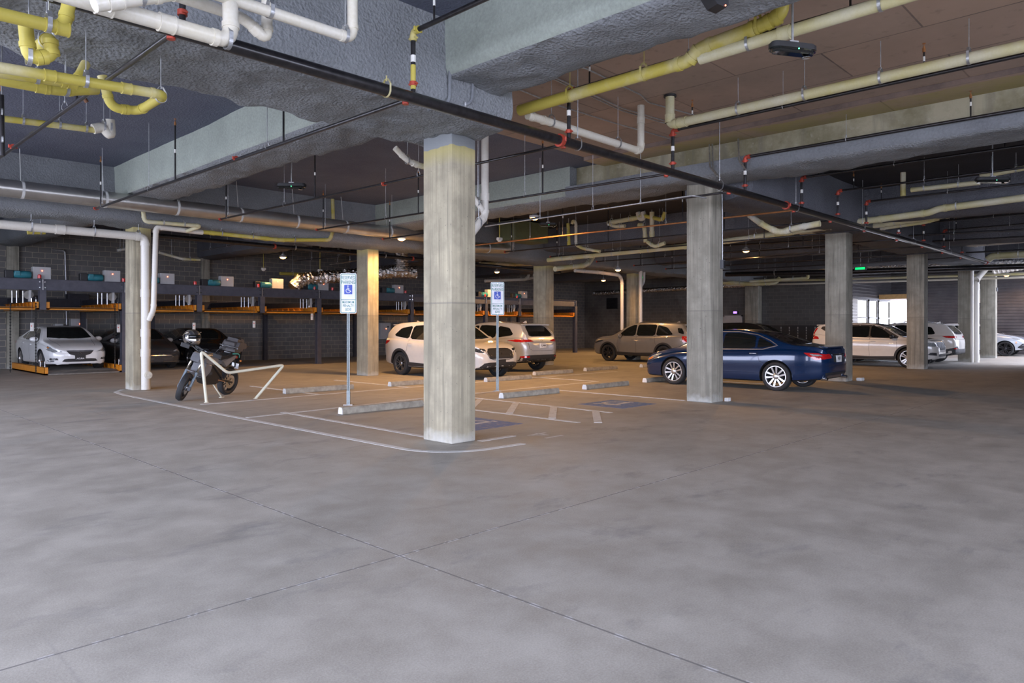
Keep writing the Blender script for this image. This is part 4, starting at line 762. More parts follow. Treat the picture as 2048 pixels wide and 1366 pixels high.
for i, x in enumerate(XJ):
    ground = i in (2, 5, 7, 9, 12); z0 = 0 if ground else 2.05
    b = BM(); box(b, x-.006, x+.006, YF-.09, YF+.09, z0, 2.65); box(b, x-.09, x+.09, YF-.10, YF-.088, z0, 2.65); box(b, x-.09, x+.09, YF+.088, YF+.10, z0, 2.65)
    if ground: box(b, x-.15, x+.15, YF-.16, YF+.16, 0, .015)
    obj('post' if ground else 'hanging_bracket', b, 'steel_frame', frm)
    b = BM(); box(b, x-.012, x+.012, YF-.1, YF-.06, 2.66, 2.99); obj('splice_plate', b, 'pipe_steel', frm)
    if i in (2, 3, 5, 7, 9, 12) : b = box(BM(), x-.08, x+.08, YB-.08, YB+.08, 0, 2.55); obj('rear_post', b, 'steel_frame_dark', frm)
    b = box(BM(), x-.05, x+.05, YF+.1, YB-.08, 2.3, 2.5); obj('cross_beam', b, 'steel_frame_dark', frm)
def platform(x0, x1, z, label, tilt=0):
    rt = empty('car_platform', ((x0+x1)/2, YF-.05, z), 0, label, 'lift platform', 'orange lift platforms'); h = (x1-x0)/2-.03; L = 4.3
    b = BM(); n = 16
    for k in range(n):
        ya = .35+(L-.5)*k/n; yb = ya+(L-.5)/n; box(b, -h+.1, h-.1, ya, yb-.1, .02, .045); box(b, -h+.1, h-.1, yb-.1, yb, -.01, .015)
    obj('deck', b, 'deck_steel', rt)
    for sg in (-1, 1):
        b = BM(); xa = sg*h-(.1 if sg > 0 else 0); box(b, xa, xa+.1, 0, L, -.04, .0); box(b, xa+(.09 if sg > 0 else 0), xa+(.1 if sg > 0 else .01), 0, L, -.04, .2); box(b, xa, xa+.1, 0, L, .19, .2)
        box(b, xa, xa+.1, 0, .02, -.04, .2)
        for k in range(9): prism(b, [(.15+k*.48, -.035), (.45+k*.48, -.035), (.30+k*.48, .19)], 'X', xa+(.03 if sg < 0 else .03), xa+.07)
        obj('side_beam', b, 'orange_paint', rt)
    b = BM(); prism(b, [(0, -.05), (.0, -.02), (.35, .04), (.35, -.05)], 'X', -h+.1, h-.1); obj('ramp_lip', b, 'orange_paint' if z > 1 else 'deck_steel', rt)
    for sg in (-1, 1):
        b = BM()
        for dx in (-.06, .06): tube(b, [(sg*(h-.05)+dx, .42, .2), (sg*(h-.05)+dx, .42, .37)], .012, seg=6)
        tube(b, [(sg*(h-.05)-.06, .42, .37), (sg*(h-.05)+.06, .42, .37)], .012, seg=6); obj('pull_eye', b, 'chrome', rt)
    return rt
for i in range(12): platform(XJ[i]+.06, XJ[i+1]-.06, 2.10, OL[i])
platform(XJ[1]+.02, XJ[2]-.02, .06, 'orange edged platform on the floor under the white sedan')
for i in range(12):
    xc = XJ[i+1]
    if i == 11: continue
    where = ['at the left edge', 'left of the left column', 'half behind the white downpipe', 'above the black sedan', 'above the joint beside the sensor rod', 'above the tall steel post', 'behind the left sign', 'left of the nearest column', 'behind the nearest column', 'left of the right sign', 'behind the column of the silver crossover'][i]
    x0 = AY([27, 175, 290, 415, 520, 615, 690, 772, 880, 962, 1030][i], 550, YF).x
    rt = empty('lift_motor', (x0, YF+.05, 3.0), 0, 'teal lift motor on the steel beam '+where, 'motor', 'teal lift motors')
    obj('motor_body', lathe(BM(), [(.0, 0), (.10, 0), (.115, .02), (.115, .42), (.09, .46), (0, .46)], (.0, 0, .12), 'X', 16), 'motor_teal', rt, True, 40); obj('gearbox', box(BM(), -.22, 0, -.10, .10, .0, .24, 0, .02), 'plastic_black', rt); obj('junction_box', box(BM(), .02, .16, -.13, -.02, .08, .22, 0, .01), 'motor_teal', rt)
    bx = x0+.75; rt = empty('control_box', (bx, YF+.15, 3.0), 0, 'grey control box on the steel beam '+where, 'control box', 'grey lift control boxes')
    obj('housing', box(BM(), -.24, .24, -.12, .12, 0, .38, 0, .012), 'box_grey', rt); obj('indicator', lathe(BM(), [(0, 0), (.014, 0), (.014, .012), (0, .012)], (0.0, -.133, .26), 'Y', 10), 'led_red', rt)
    rx = AY([79, 247, 390, 516, 665, 629, 700, 811, 905, 970, 1034][i], 550, YF-.05).x; rt = empty('warning_beacon', (rx, YF-.05, 3.0), 0, 'small red warning beacon on the steel beam '+where, 'beacon', 'red lift beacons')
    obj('lens', lathe(BM(), [(.05, .02), (.05, .12), (.03, .14), (0, .14)], (0, 0, 0), 'Z', 14), 'beacon_red', rt, True, 40); obj('base', lathe(BM(), [(.055, 0), (.055, .02), (0, .02)], (0, 0, 0), 'Z', 14), 'plastic_black', rt)
    # sheave, chains and remote under the beam
    rt = empty('chain_sheave', (XJ[i+1]-.35, YF+.05, 2.42), 0, 'round sheave with chain rods under the steel beam '+where, 'pulley', 'lift sheaves')
    obj('wheel', lathe(BM(), [(.06, -.03), (.13, -.03), (.11, 0), (.13, .03), (.06, .03)], (0, 0, .08), 'Y', 18), 'deck_steel', rt, True, 40)
    for k, dx in enumerate((-.42, -.30, -.14)): obj('chain_rod', tube(BM(), [(dx, 0, -.17), (dx, 0, .2)], .018, seg=6), 'galvanised', rt)
    obj('bracket', box(BM(), .0, .06, -.06, .06, -.12, .24), 'box_grey', rt)
for k, (px_, z1_) in enumerate(((71, .1), (229, .15), (20, .15))):
    p = AY(px_, 600, YF-.1); bm = BM(); n = int((2.3-z1_)/.045)
    for j in range(n): box(bm, p.x-(.02 if j % 2 else .012), p.x+(.02 if j % 2 else .012), YF-.15, YF-.135, z1_+j*.045, z1_+j*.045+.04)
    o = obj('hoist_chain', bm, 'chain_black'); tag(o, ['black hoist chain hanging in front of the white sedan door', 'black hoist chain hanging in front of the grey sedan', 'black hoist chain at the far left edge'][k], 'chain', 'hoist chains')
for px_, py_, l in ((64, 652, 'left of the white sedan'), (237, 655, 'left of the left column'), (388, 651, 'above the black sedan'), (508, 637 + 10, 'right of the black sedan'), (624, 632, 'left of the tall steel post')):
    p = AY(px_, py_, YF-.05); rt = empty('pendant_remote', p, 0, 'small white pendant remote with a red button '+l, 'remote', 'pendant remotes'); obj('housing', box(BM(), -.045, .045, -.03, .03, -.16, .10, 0, .01), 'sticker_white', rt); obj('button', lathe(BM(), [(0, 0), (.016, 0), (.016, .015), (0, .015)], (-.02, -.045, .0), 'Y', 8), 'beacon_red', rt); obj('cord', tube(BM(), [(0, 0, .1), (0, 0, 2.62-p.z)], .007, seg=6), 'plastic_black', rt)
for px_, py_, w_, h_, l in ((157, 654, .42, .62, 'grey wall box with red light above the roof of the white sedan'), (117, 653, .2, .2, 'small wall switch left of the grey wall box'), (769, 662, .50, .85, 'grey electrical cabinet left of the white crossover')):
    p = AY(px_, py_, 30.75); rt = empty('wall_box', p, 0, l, 'electrical box'); obj('housing', box(BM(), -w_/2*1.3, w_/2*1.3, -.1, .24, -h_/2, h_/2, 0, .01), 'box_grey', rt)
    if h_ > .5: obj('indicator', lathe(BM(), [(0, 0), (.02, 0), (.02, .012), (0, .012)], (0.03, -.115, .12), 'Y', 10), 'led_red', rt); obj('label_plate', box(BM(), .10, .2, -.108, -.1, .18, .26), 'plastic_black', rt)
p = AY(155, 600, 30.7); bm = box(BM(), p.x-.35, p.x+.35, 30.5, 30.99, 2.15, 2.75, 0, .02); o = obj('junction_housing', bm, 'steel_frame_dark'); tag(o, 'black drive housing on the block wall above the grey wall box', 'drive housing')
# ------------------------------------------------------------------ cars: local frame x forward, y left, z up, origin on the ground at mid length
def interp(K, x):
    if x <= K[0][0]: return K[0][1]
    if x >= K[-1][0]: return K[-1][1]
    for i in range(len(K)-1):
        if K[i][0] <= x <= K[i+1][0]:
            x0, y0 = K[i]; x1, y1 = K[i+1]; h = x1-x0
            if h < 1e-9: return y1
            def sl(j):
                if j <= 0 or j >= len(K)-1: return None
                a = (K[j][1]-K[j-1][1])/(K[j][0]-K[j-1][0]+1e-9); b = (K[j+1][1]-K[j][1])/(K[j+1][0]-K[j][0]+1e-9)
                return 0 if a*b <= 0 else 2*a*b/(a+b)
            d = (y1-y0)/h; m0 = sl(i); m1 = sl(i+1); m0 = d if m0 is None else m0; m1 = d if m1 is None else m1; t = (x-x0)/h
            return y0*(2*t**3-3*t*t+1)+h*m0*(t**3-2*t*t+t)+y1*(-2*t**3+3*t*t)+h*m1*(t**3-t*t)
def smoothpoly(P, it=2):
    for _ in range(it):
        Q = []
        for i in range(len(P)):
            a, b = P[i], P[(i+1) % len(P)]; Q += [(a[0]*.88+b[0]*.12, a[1]*.88+b[1]*.12), (a[0]*.12+b[0]*.88, a[1]*.12+b[1]*.88)]
        P = Q
    return P
class Car:
    def __init__(s, S):
        s.S = S; L2 = S['L']/2; Wd = S['W']/2; rh = S['roofw']/2; zr = max(k[1] for k in S['top'])
        xs = [-L2+.0, -L2+.03, -L2+.08, -L2+.15]; x = -L2+.22
        while x < L2-.2: xs.append(x); x += .075
        xs += [L2-.18, L2-.12, L2-.06, L2-.02, L2]
        def half(x):
            u = abs(x)/L2; e = S.get('nose', 2.6) if x > 0 else S.get('tail', 3.4); c = .17 if x > 0 else .11
            w = Wd*(1-c*max(0, (u-.45)/.55)**e); r = S.get('cr', .16); d = L2-abs(x)
            if d < r: w -= r*.85*(1-math.sqrt(max(0, 1-((r-d)/r)**2)))
            return w
        s.half = half; bm = BM(); rings = []
        for x in xs:
            w = half(x); zt = interp(S['top'], x); zb = min(interp(S['belt'], x), zt-.02); zs = interp(S['bot'], x); ws = w-.07
            def gw(z): return ws+(rh-ws)*max(0, (z-zb)/(zr-zb))**1.15
            zl = min(zt, zb+max(.0, zt-zb)*.86); top = gw(zt)
            P = [(0, zs), (w*.55, zs), (w*.86, zs+.005), (w-.045, zs+.04), (w-.02, zs+.10), (w-.025, zs+.20), (w-.006, zs+(zb-zs)*.48), (w, zs+(zb-zs)*.64), (w-.004, zs+(zb-zs)*.80), (w-.022, zb-.05), (w-.045, zb-.015), (ws, zb+.0)]
            n = 7
            for i in range(1, n+1): z = zb+(zl-zb)*i/n; P.append((gw(z), z))
            hgt = zt-zl; gl = gw(zl); ti = max(.02, gl-max(.045, hgt*1.0))
            P += [(gl-(gl-ti)*.25, zl+hgt*.42), (gl-(gl-ti)*.62, zl+hgt*.72), (ti, zl+hgt*.88), (ti*.72, zl+hgt*.97), (ti*.38, zt), (0, zt+.004)]
            rings.append([Vector((x, a, b)) for a, b in P])
        m = len(rings[0]); V = []
        for r in rings: V.append([bm.verts.new(p) for p in r]+[bm.verts.new((p.x, -p.y, p.z)) for p in r[-2:0:-1]])
        k = len(V[0])
        for a, b in zip(V, V[1:]):
            for i in range(k): bm.faces.new((a[i], b[i], b[(i+1) % k], a[(i+1) % k]))
        for V0, sg in ((V[0], -1), (V[-1], 1)):      # rounded end caps
            prev = V0; c = Vector((V0[0].co.x, 0, (V0[0].co.z+V0[m-1].co.z)/2))
            for sc_, dx in ((.93, .022), (.80, .04), (.5, .052), (.2, .056)):
                cur = [bm.verts.new((v.co.x+sg*dx*1.0, v.co.y*sc_, c.z+(v.co.z-c.z)*sc_)) for v in V0]
                for i in range(k): f = (prev[i], prev[(i+1) % k], cur[(i+1) % k], cur[i]); bm.faces.new(f if sg < 0 else f[::-1])
                prev = cur
            bm.faces.new(prev if sg < 0 else prev[::-1])
        bmesh.ops.recalc_face_normals(bm, faces=bm.faces[:]); bm.normal_update()
        s.bvh = BVHTree.FromBMesh(bm); s.bm = bm
    def hit(s, a, b, d):
        if d in 'LR': sg = 1 if d == 'L' else -1; r = s.bvh.ray_cast(Vector((a, sg*3, b)), Vector((0, -sg, 0)))
        elif d in 'FB': sg = 1 if d == 'F' else -1; r = s.bvh.ray_cast(Vector((sg*6, a, b)), Vector((-sg, 0, 0)))
        else: r = s.bvh.ray_cast(Vector((a, b, 4)), Vector((0, 0, -1)))
        return r[0], r[1]
    def patch(s, name, poly, d, mat, off=.004, sm=0, parent=None, edge=.09, thick=True):
        if sm: poly = smoothpoly(poly, sm)
        bm = BM(); f = bm.faces.new([bm.verts.new((p[0], p[1], 0)) for p in poly]); bmesh.ops.triangulate(bm, faces=[f])
        for _ in range(5):
            es = [e for e in bm.edges if e.calc_length() > edge]
            if not es: break
            bmesh.ops.subdivide_edges(bm, edges=es, cuts=1)
            bmesh.ops.triangulate(bm, faces=[f for f in bm.faces if len(f.verts) > 3])
        mids = {}; bad = []
        for v in bm.verts:
            h, n = s.hit(v.co.x, v.co.y, d)
            if h is None: bad.append(v); continue
            v.co = h+n*off
        if bad: bmesh.ops.delete(bm, geom=bad, context='VERTS')
        if not bm.faces: bm.free(); return None
        bm.normal_update(); ref = {'L': (0, 1, 0), 'R': (0, -1, 0), 'F': (1, 0, 0), 'B': (-1, 0, 0), 'T': (0, 0, 1)}[d]
        if sum(f.normal.dot(Vector(ref)) for f in bm.faces) < 0: bmesh.ops.reverse_faces(bm, faces=bm.faces[:])
        if thick:
            r = bmesh.ops.extrude_face_region(bm, geom=bm.faces[:]); nv = [v for v in r['geom'] if isinstance(v, bmesh.types.BMVert)]
            bmesh.ops.translate(bm, verts=nv, vec=Vector(ref)*0.0); old = [v for v in bm.verts if v not in set(nv)]
            for v in old: v.co -= Vector(ref)*(off+.004)
            bmesh.ops.recalc_face_normals(bm, faces=bm.faces[:])
        return obj(name, bm, mat, parent or s.root, True, 40)
    def strip(s, name, pts, w, d, mat, off=.003, parent=None, close=False):
        bm = BM(); Q = []
        P = [Vector(p) for p in pts]; dense = []
        for a, b in zip(P, P[1:]+([P[0]] if close else [])):
            n = max(1, int((b-a).length/.06)); dense += [a+(b-a)*i/n for i in range(n)]
        if not close: dense.append(P[-1])
        N = len(dense)
        for i, p in enumerate(dense):
            q = dense[(i+1) % N] if close else dense[min(i+1, N-1)]; o = dense[i-1] if (close or i) else dense[0]; t = (q-o).normalized(); n = Vector((-t.y, t.x))*w/2; r = []
            for e in (p+n, p-n):
                h, nn = s.hit(e.x, e.y, d)
                r.append(None if h is None else (bm.verts.new(h+nn*off), bm.verts.new(h-nn*.004)))
            Q.append(r)
        for i in range(N if close else N-1):
            a, b = Q[i], Q[(i+1) % N]
            if None in a or None in b: continue
            for f in ((a[0][0], a[1][0], b[1][0], b[0][0]), (a[0][1], a[0][0], b[0][0], b[0][1]), (a[1][0], a[1][1], b[1][1], b[1][0])):
                try: bm.faces.new(f)
                except ValueError: pass
        bmesh.ops.recalc_face_normals(bm, faces=bm.faces[:]); return obj(name, bm, mat, parent or s.root, True, 50)
    def build(s, name, loc, rz, label, group=None):
        S = s.S; s.root = empty(name, loc, rz, label, 'car', group); L2 = S['L']/2
        wx = (L2-S['fo'], L2-S['fo']-S['wb']); R = S['wr']; AR = R+S.get('arch', .055)
        me = bpy.data.meshes.new('body'); s.bm.to_mesh(me); body = bpy.data.objects.new('body', me); C.objects.link(body); body.parent = s.root
        me.materials.append(M[S['paint']]); me.materials.append(M['underbody'])
        cb = BM()
        for x in wx:
            for sg in (1, -1):
                a, b = sorted((sg*(S['W']/2-.30), sg*(S['W']/2+.2))); lathe(cb, [(0, a), (AR, a), (AR, b), (0, b)], (x, 0, R), 'Y', 40)
        bmesh.ops.recalc_face_normals(cb, faces=cb.faces[:]); cm = bpy.data.meshes.new('cut'); cb.to_mesh(cm); cb.free(); cut = bpy.data.objects.new('cut', cm); C.objects.link(cut); cut.parent = s.root
        md = body.modifiers.new('b', 'BOOLEAN'); md.object = cut; md.operation = 'DIFFERENCE'; md.solver = 'EXACT'
        dg = bpy.context.evaluated_depsgraph_get(); nm = bpy.data.meshes.new_from_object(body.evaluated_get(dg)); body.modifiers.clear(); body.data = nm; bpy.data.objects.remove(cut)
        for p in nm.polygons:
            c = p.center; p.use_smooth = True; p.material_index = 0
            for x in wx:
                r = math.hypot(c.x-x, c.z-R)
                if abs(c.y) < S['W']/2-.28 and r < AR+.01 and abs(p.normal.y) > .8: p.material_index = 1
                elif abs(r-AR) < .02 and abs(p.normal.y) < .35 and ((x-c.x)*p.normal.x+(R-c.z)*p.normal.z) > .02: p.material_index = 1
            if p.normal.z < -.8 and c.z < .5: p.material_index = 1
        nm.set_sharp_from_angle(angle=math.radians(38))
        clad = S.get('clad')
        for sd in 'LR':
            sg = 1 if sd == 'L' else -1
            if clad:
                for x in wx:
                    pts = [(x+math.cos(a)*(AR+.028), R+math.sin(a)*(AR+.028)) for a in [math.radians(-14+k*208/26) for k in range(27)]]; s.strip('arch_cladding', pts, .075, sd, 'trim_black', .012)
                b0 = interp(S['bot'], 0); s.patch('sill_cladding', [(wx[1]+AR+.03, b0+.05), (wx[0]-AR-.03, b0+.05), (wx[0]-AR-.06, b0+.17), (0, b0+.145), (wx[1]+AR+.06, b0+.17)], sd, 'trim_black', .010)
            for k, (w_, nm_) in enumerate(S['windows']): s.patch('side_window', w_, sd, 'glass_dark', .003, 1)
            if S.get('chromeline'): s.strip('window_trim', S['chromeline'], .018, sd, S.get('trimmat', 'chrome'), .006, close=True)
            for ln in S['seams']: s.strip('door_seam', ln, .007, sd, 'underbody', .0015)
            for (x, z) in S['handles']:
                h, n = s.hit(x, z, sd)
                if h:
                    bm = BM(); tube(bm, [(x-.09, h.y-sg*.005, z), (x-.07, h.y+sg*.03, z+.004), (x+.07, h.y+sg*.03, z+.004), (x+.09, h.y-sg*.005, z)], .013, .02, 8); obj('door_handle', bm, S.get('handlemat', S['paint']), s.root, True, 60)
            mx, mz = S['mirror']; h, n = s.hit(mx, mz, sd)
            if h:
                y0 = h.y; mat_ = S.get('mirrormat', S['paint']); bm = BM()
                bmesh.ops.create_icosphere(bm, subdivisions=3, radius=1); bmesh.ops.scale(bm, vec=(.085, .125, .085), verts=bm.verts[:])
                for v in bm.verts:
                    if v.co.x < -.045: v.co.x = -.045
                bmesh.ops.translate(bm, vec=(mx, y0+sg*.13, mz+.05), verts=bm.verts[:]); mo = obj('side_mirror', bm, mat_, s.root, True, 50)
                obj('mirror_arm', box(BM(), mx-.03, mx+.02, min(y0-sg*.02, y0+sg*.08), max(y0-sg*.02, y0+sg*.08), mz-.03, mz+.01, 0, .006), 'trim_black', mo)
            if S.get('headlight'): s.patch('headlight', S['headlight'], sd, S.get('hlmat', 'lens_clear'), .006, 1, edge=.07)
            if S.get('amber'): s.patch('turn_signal', S['amber'], sd, 'lens_amber', .009, 1)
            if S.get('taillight'): s.patch('taillight', S['taillight'], sd, 'lens_red', .007, 1, edge=.07)
            if S.get('tailclear'): s.patch('reverse_light', S['tailclear'], sd, 'lens_clear', .010, 1, edge=.07)
            if S.get('fuel') and sd == 'L': fx, fz = S['fuel']; s.strip('fuel_door', [(fx-.085, fz-.07), (fx+.085, fz-.07), (fx+.085, fz+.07), (fx-.085, fz+.07)], .006, sd, 'underbody', .0015, close=True)
            for y_, nm_, pl, mt in S.get('sidepatch', ()): s.patch(nm_, pl, sd, mt, y_, 1)
            if S.get('rails'):
                x0, x1 = S['rails']; P = []
                for i in range(9):
                    x = x0+(x1-x0)*i/8; h, n = s.hit(x, sg*(S['roofw']/2-.10), 'T'); P.append(Vector((x, sg*(S['roofw']/2-.10), h.z+(.045 if 0 < i < 8 else .0))))
                obj('roof_rail', tube(BM(), P, .014, .03, 8), S.get('railmat', 'trim_black'), s.root, True, 60)
        def mirr(P): return [(-a, b) for a, b in P]
        ws = S['windshield']; s.patch('windshield', [(ws[0][0], -ws[0][1]), (ws[0][0]+.07, -ws[0][1]*.5), (ws[0][0]+.085, 0), (ws[0][0]+.07, ws[0][1]*.5), (ws[0][0], ws[0][1]), (ws[1][0], ws[1][1]), (ws[1][0]+.03, ws[1][1]*.5), (ws[1][0]+.035, 0), (ws[1][0]+.03, -ws[1][1]*.5), (ws[1][0], -ws[1][1])], 'T', 'glass_dark', .004)
        rw = S['rearwindow']
        if rw[0] == 'T': rw = rw[1:]; s.patch('rear_window', [(rw[0][0], -rw[0][1]), (rw[0][0]-.05, 0), (rw[0][0], rw[0][1]), (rw[1][0], rw[1][1]), (rw[1][0]-.03, 0), (rw[1][0], -rw[1][1])], 'T', 'glass_dark', .004)
        else: s.patch('rear_window', rw[1], 'B', 'glass_dark', .005, 1)
        for item in S.get('front', ()): nm_, pl, mt, of = item[:4]; s.patch(nm_, pl, 'F', mt, of, item[4] if len(item) > 4 else 1, edge=.07)
        for item in S.get('back', ()): nm_, pl, mt, of = item[:4]; s.patch(nm_, pl, 'B', mt, of, item[4] if len(item) > 4 else 1, edge=.07)
        for item in S.get('topstrips', ()): s.strip(item[0], item[1], item[2], 'T', item[3], .002)
        for item in S.get('fstrips', ()): s.strip(item[0], item[1], item[2], 'F', item[3], item[4])
        for item in S.get('bstrips', ()): s.strip(item[0], item[1], item[2], 'B', item[3], item[4])
        for d, yc, zc in S.get('plates', ()):
            h, n = s.hit(yc, zc, d); sg = 1 if d == 'F' else -1
            pl = S.get('platemat', 'sign_white'); pb = box(BM(), *sorted((h.x-sg*.02, h.x+sg*.016)), yc-.155, yc+.155, zc-.078, zc+.078, 0, .004); po = obj('license_plate', pb, pl, s.root)
            for (tx, sz, dz, bold) in S.get('platetext', ()):
                t = text_bm(tx, sz, bold); mat3 = Matrix(((0, 0, sg, h.x+sg*.0175), (sg, 0, 0, yc), (0, 1, 0, zc+dz), (0, 0, 0, 1))); bmesh.ops.transform(t, matrix=mat3, verts=t.verts[:]); obj('plate_lettering', t, S.get('textmat', 'sign_blue'), po)
        if S.get('antenna'):
            ax, az = S['antenna'], 0; h, n = s.hit(ax, 0, 'T'); bm = BM(); prism(bm, [(ax+.11, h.z-.005), (ax-.07, h.z-.005), (ax-.06, h.z+.062), (ax-.02, h.z+.05)], 'Y', -.016, .016); obj('shark_fin_antenna', bm, S['paint'], s.root)
        if S.get('spoiler'):
            x0, x1, z, hw = S['spoiler']; bm = BM(); prism(bm, [(x0, z-.03), (x0, z), (x1, z-.012), (x1, z-.045)], 'Y', -hw, hw); bmesh.ops.bevel(bm, geom=bm.edges[:], offset=.008, segments=2, affect='EDGES'); obj('spoiler', bm, S['paint'], s.root, True, 40)
        for yc in S.get('exhaust', ()):
            bm = BM(); x = -L2+.02; z = interp(S['bot'], -L2+.1)-.005; lathe(bm, [(.036, -.05), (.036, .10), (.030, .10), (.030, -.05)], (x-.0, yc, z+.02), 'X', 16, loop=True); obj('exhaust_tip', bm, 'chrome', s.root, True, 40)
        # wheels
        k = 0
        for x in wx:
            for sg in (1, -1):
                k += 1; tw = S.get('tw', .225); y = sg*(S['W']/2-.012-tw/2); rr = S['rim']
                prof = [(rr, -tw*.40), (rr+.02, -tw*.47), (R-.035, -tw*.5), (R-.012, -tw*.44), (R, -tw*.34), (R, tw*.34), (R-.012, tw*.44), (R-.035, tw*.5), (rr+.02, tw*.47), (rr, tw*.40)]
                w = obj('wheel', lathe(BM(), prof, (0, 0, 0), 'Y', 40, loop=True), 'rubber', s.root, True, 50); w.location = (x, y, R)
                bm = BM(); o_ = sg*tw*.42
                lathe(bm, [(rr+.004, -sg*tw*.4), (rr-.012, -sg*tw*.4), (rr-.022, sg*tw*.30), (rr-.014, o_), (rr+.006, o_), (rr+.004, o_-sg*.02)] , (0, 0, 0), 'Y', 40, loop=True)
                rim = obj('rim', bm, S['rimmat'], w, True, 40)
                obj('brake_disc', lathe(BM(), [(.0, -.012), (.16, -.012), (.16, .012), (0, .012)], (0, -sg*.01, 0), 'Y', 24), 'underbody', w)
                n, dbl, wd, tw_ = S['spokes']; bm = BM(); yo = o_-sg*.012; yi = sg*tw*.30
                for i in range(n):
                    for q in ((-1, 1) if dbl else (0,)):
                        a = 2*math.pi*(i+.1)/n; c, sn = math.cos(a), math.sin(a); off = q*dbl
                        def pt(r, t, yy): return Vector((c*r-sn*t, yy, sn*r+c*t))
                        w0, w1 = wd, tw_; A = [pt(.045, off*.35-w0, yi), pt(.045, off*.35+w0, yi), pt(rr-.012, off+w1, yo), pt(rr-.012, off-w1, yo)]
                        B = [p-Vector((0, sg*.022, 0)) for p in A]; va = [bm.verts.new(p) for p in A]; vb = [bm.verts.new(p) for p in B]
                        bm.faces.new(va); bm.faces.new(vb[::-1])
                        for j in range(4): bm.faces.new((va[j], vb[j], vb[(j+1) % 4], va[(j+1) % 4]))
                bmesh.ops.recalc_face_normals(bm, faces=bm.faces[:]); obj('spokes', bm, S['rimmat'], w)
                obj('hub_cap', lathe(BM(), [(.075, -sg*.03), (.075, 0), (.06, sg*.012), (.03, sg*.018), (0, sg*.018)] , (0, yi, 0), 'Y', 20), S['rimmat'], w, True, 40)
        s.bm.free(); return s.root
def car(S, name, x, y, rz, label, group=None, z=0): return Car(S).build(name, (x, y, z), rz, label, group)
def seamset(a, b, c, z0, zb, zt): return None
# ---- sedan (midsize, sloping tail)
def sedan(paint, **k):
    S = dict(L=4.85, W=1.83, roofw=1.18, wb=2.78, fo=.98, wr=.335, rim=.235, paint=paint, rimmat='rim_silver', spokes=(5, .045, .02, .030), nose=2.4, tail=3.0, cr=.20,
        top=[(-2.43, .90), (-2.38, 1.02), (-2.2, 1.07), (-1.75, 1.10), (-1.45, 1.17), (-.85, 1.38), (-.35, 1.455), (.15, 1.465), (.55, 1.41), (1.22, 1.06), (1.35, 1.0), (1.9, .88), (2.25, .76), (2.38, .66), (2.43, .58)],
        belt=[(-2.43, .86), (-2.2, .98), (-1.6, 1.00), (-.5, .955), (.6, .92), (1.3, .88), (1.9, .78), (2.3, .66), (2.43, .55)],
        bot=[(-2.43, .42), (-2.3, .30), (-1.8, .24), (-1.0, .20), (1.0, .20), (1.8, .19), (2.3, .20), (2.43, .26)],
        windows=[([(1.0, .965), (.10, .985), (.12, 1.37), (.28, 1.375), (.55, 1.30)], 0), ([(.06, .985), (-.80, 1.0), (-.78, 1.30), (-.35, 1.375), (.06, 1.372)], 0), ([(-.85, 1.01), (-1.28, 1.07), (-1.22, 1.12), (-.86, 1.28)], 0)],
        chromeline=[(1.06, .95), (-1.0, .985), (-1.36, 1.08), (-1.15, 1.20), (-.8, 1.335), (-.3, 1.405), (.3, 1.405), (.6, 1.31)],
        seams=[[(1.02, .95), (1.04, .6), (.94, .30)], [(.07, .97), (.03, .6), (.05, .27)], [(-.86, .98), (-.95, .7), (-1.12, .62)]], handles=[(.20, .84), (-.78, .88)], mirror=(.88, .97),
        windshield=((1.19, .66), (.50, .50)), rearwindow=('T', (-1.62, .60), (-.72, .48)),
        taillight=[(-1.98, .93), (-2.3, .92), (-2.42, .86), (-2.43, .78), (-2.25, .76), (-2.12, .86)], tailclear=[(-2.12, .905), (-2.34, .885), (-2.38, .85), (-2.2, .855)],
        headlight=[(2.36, .66), (2.05, .78), (1.82, .82), (1.95, .73), (2.30, .60)], topstrips=[('hood_seam', [(1.25, -.62), (2.15, -.50)], .007, 'underbody'), ('hood_seam', [(1.25, .62), (2.15, .50)], .007, 'underbody')])
    S.update(k); return S
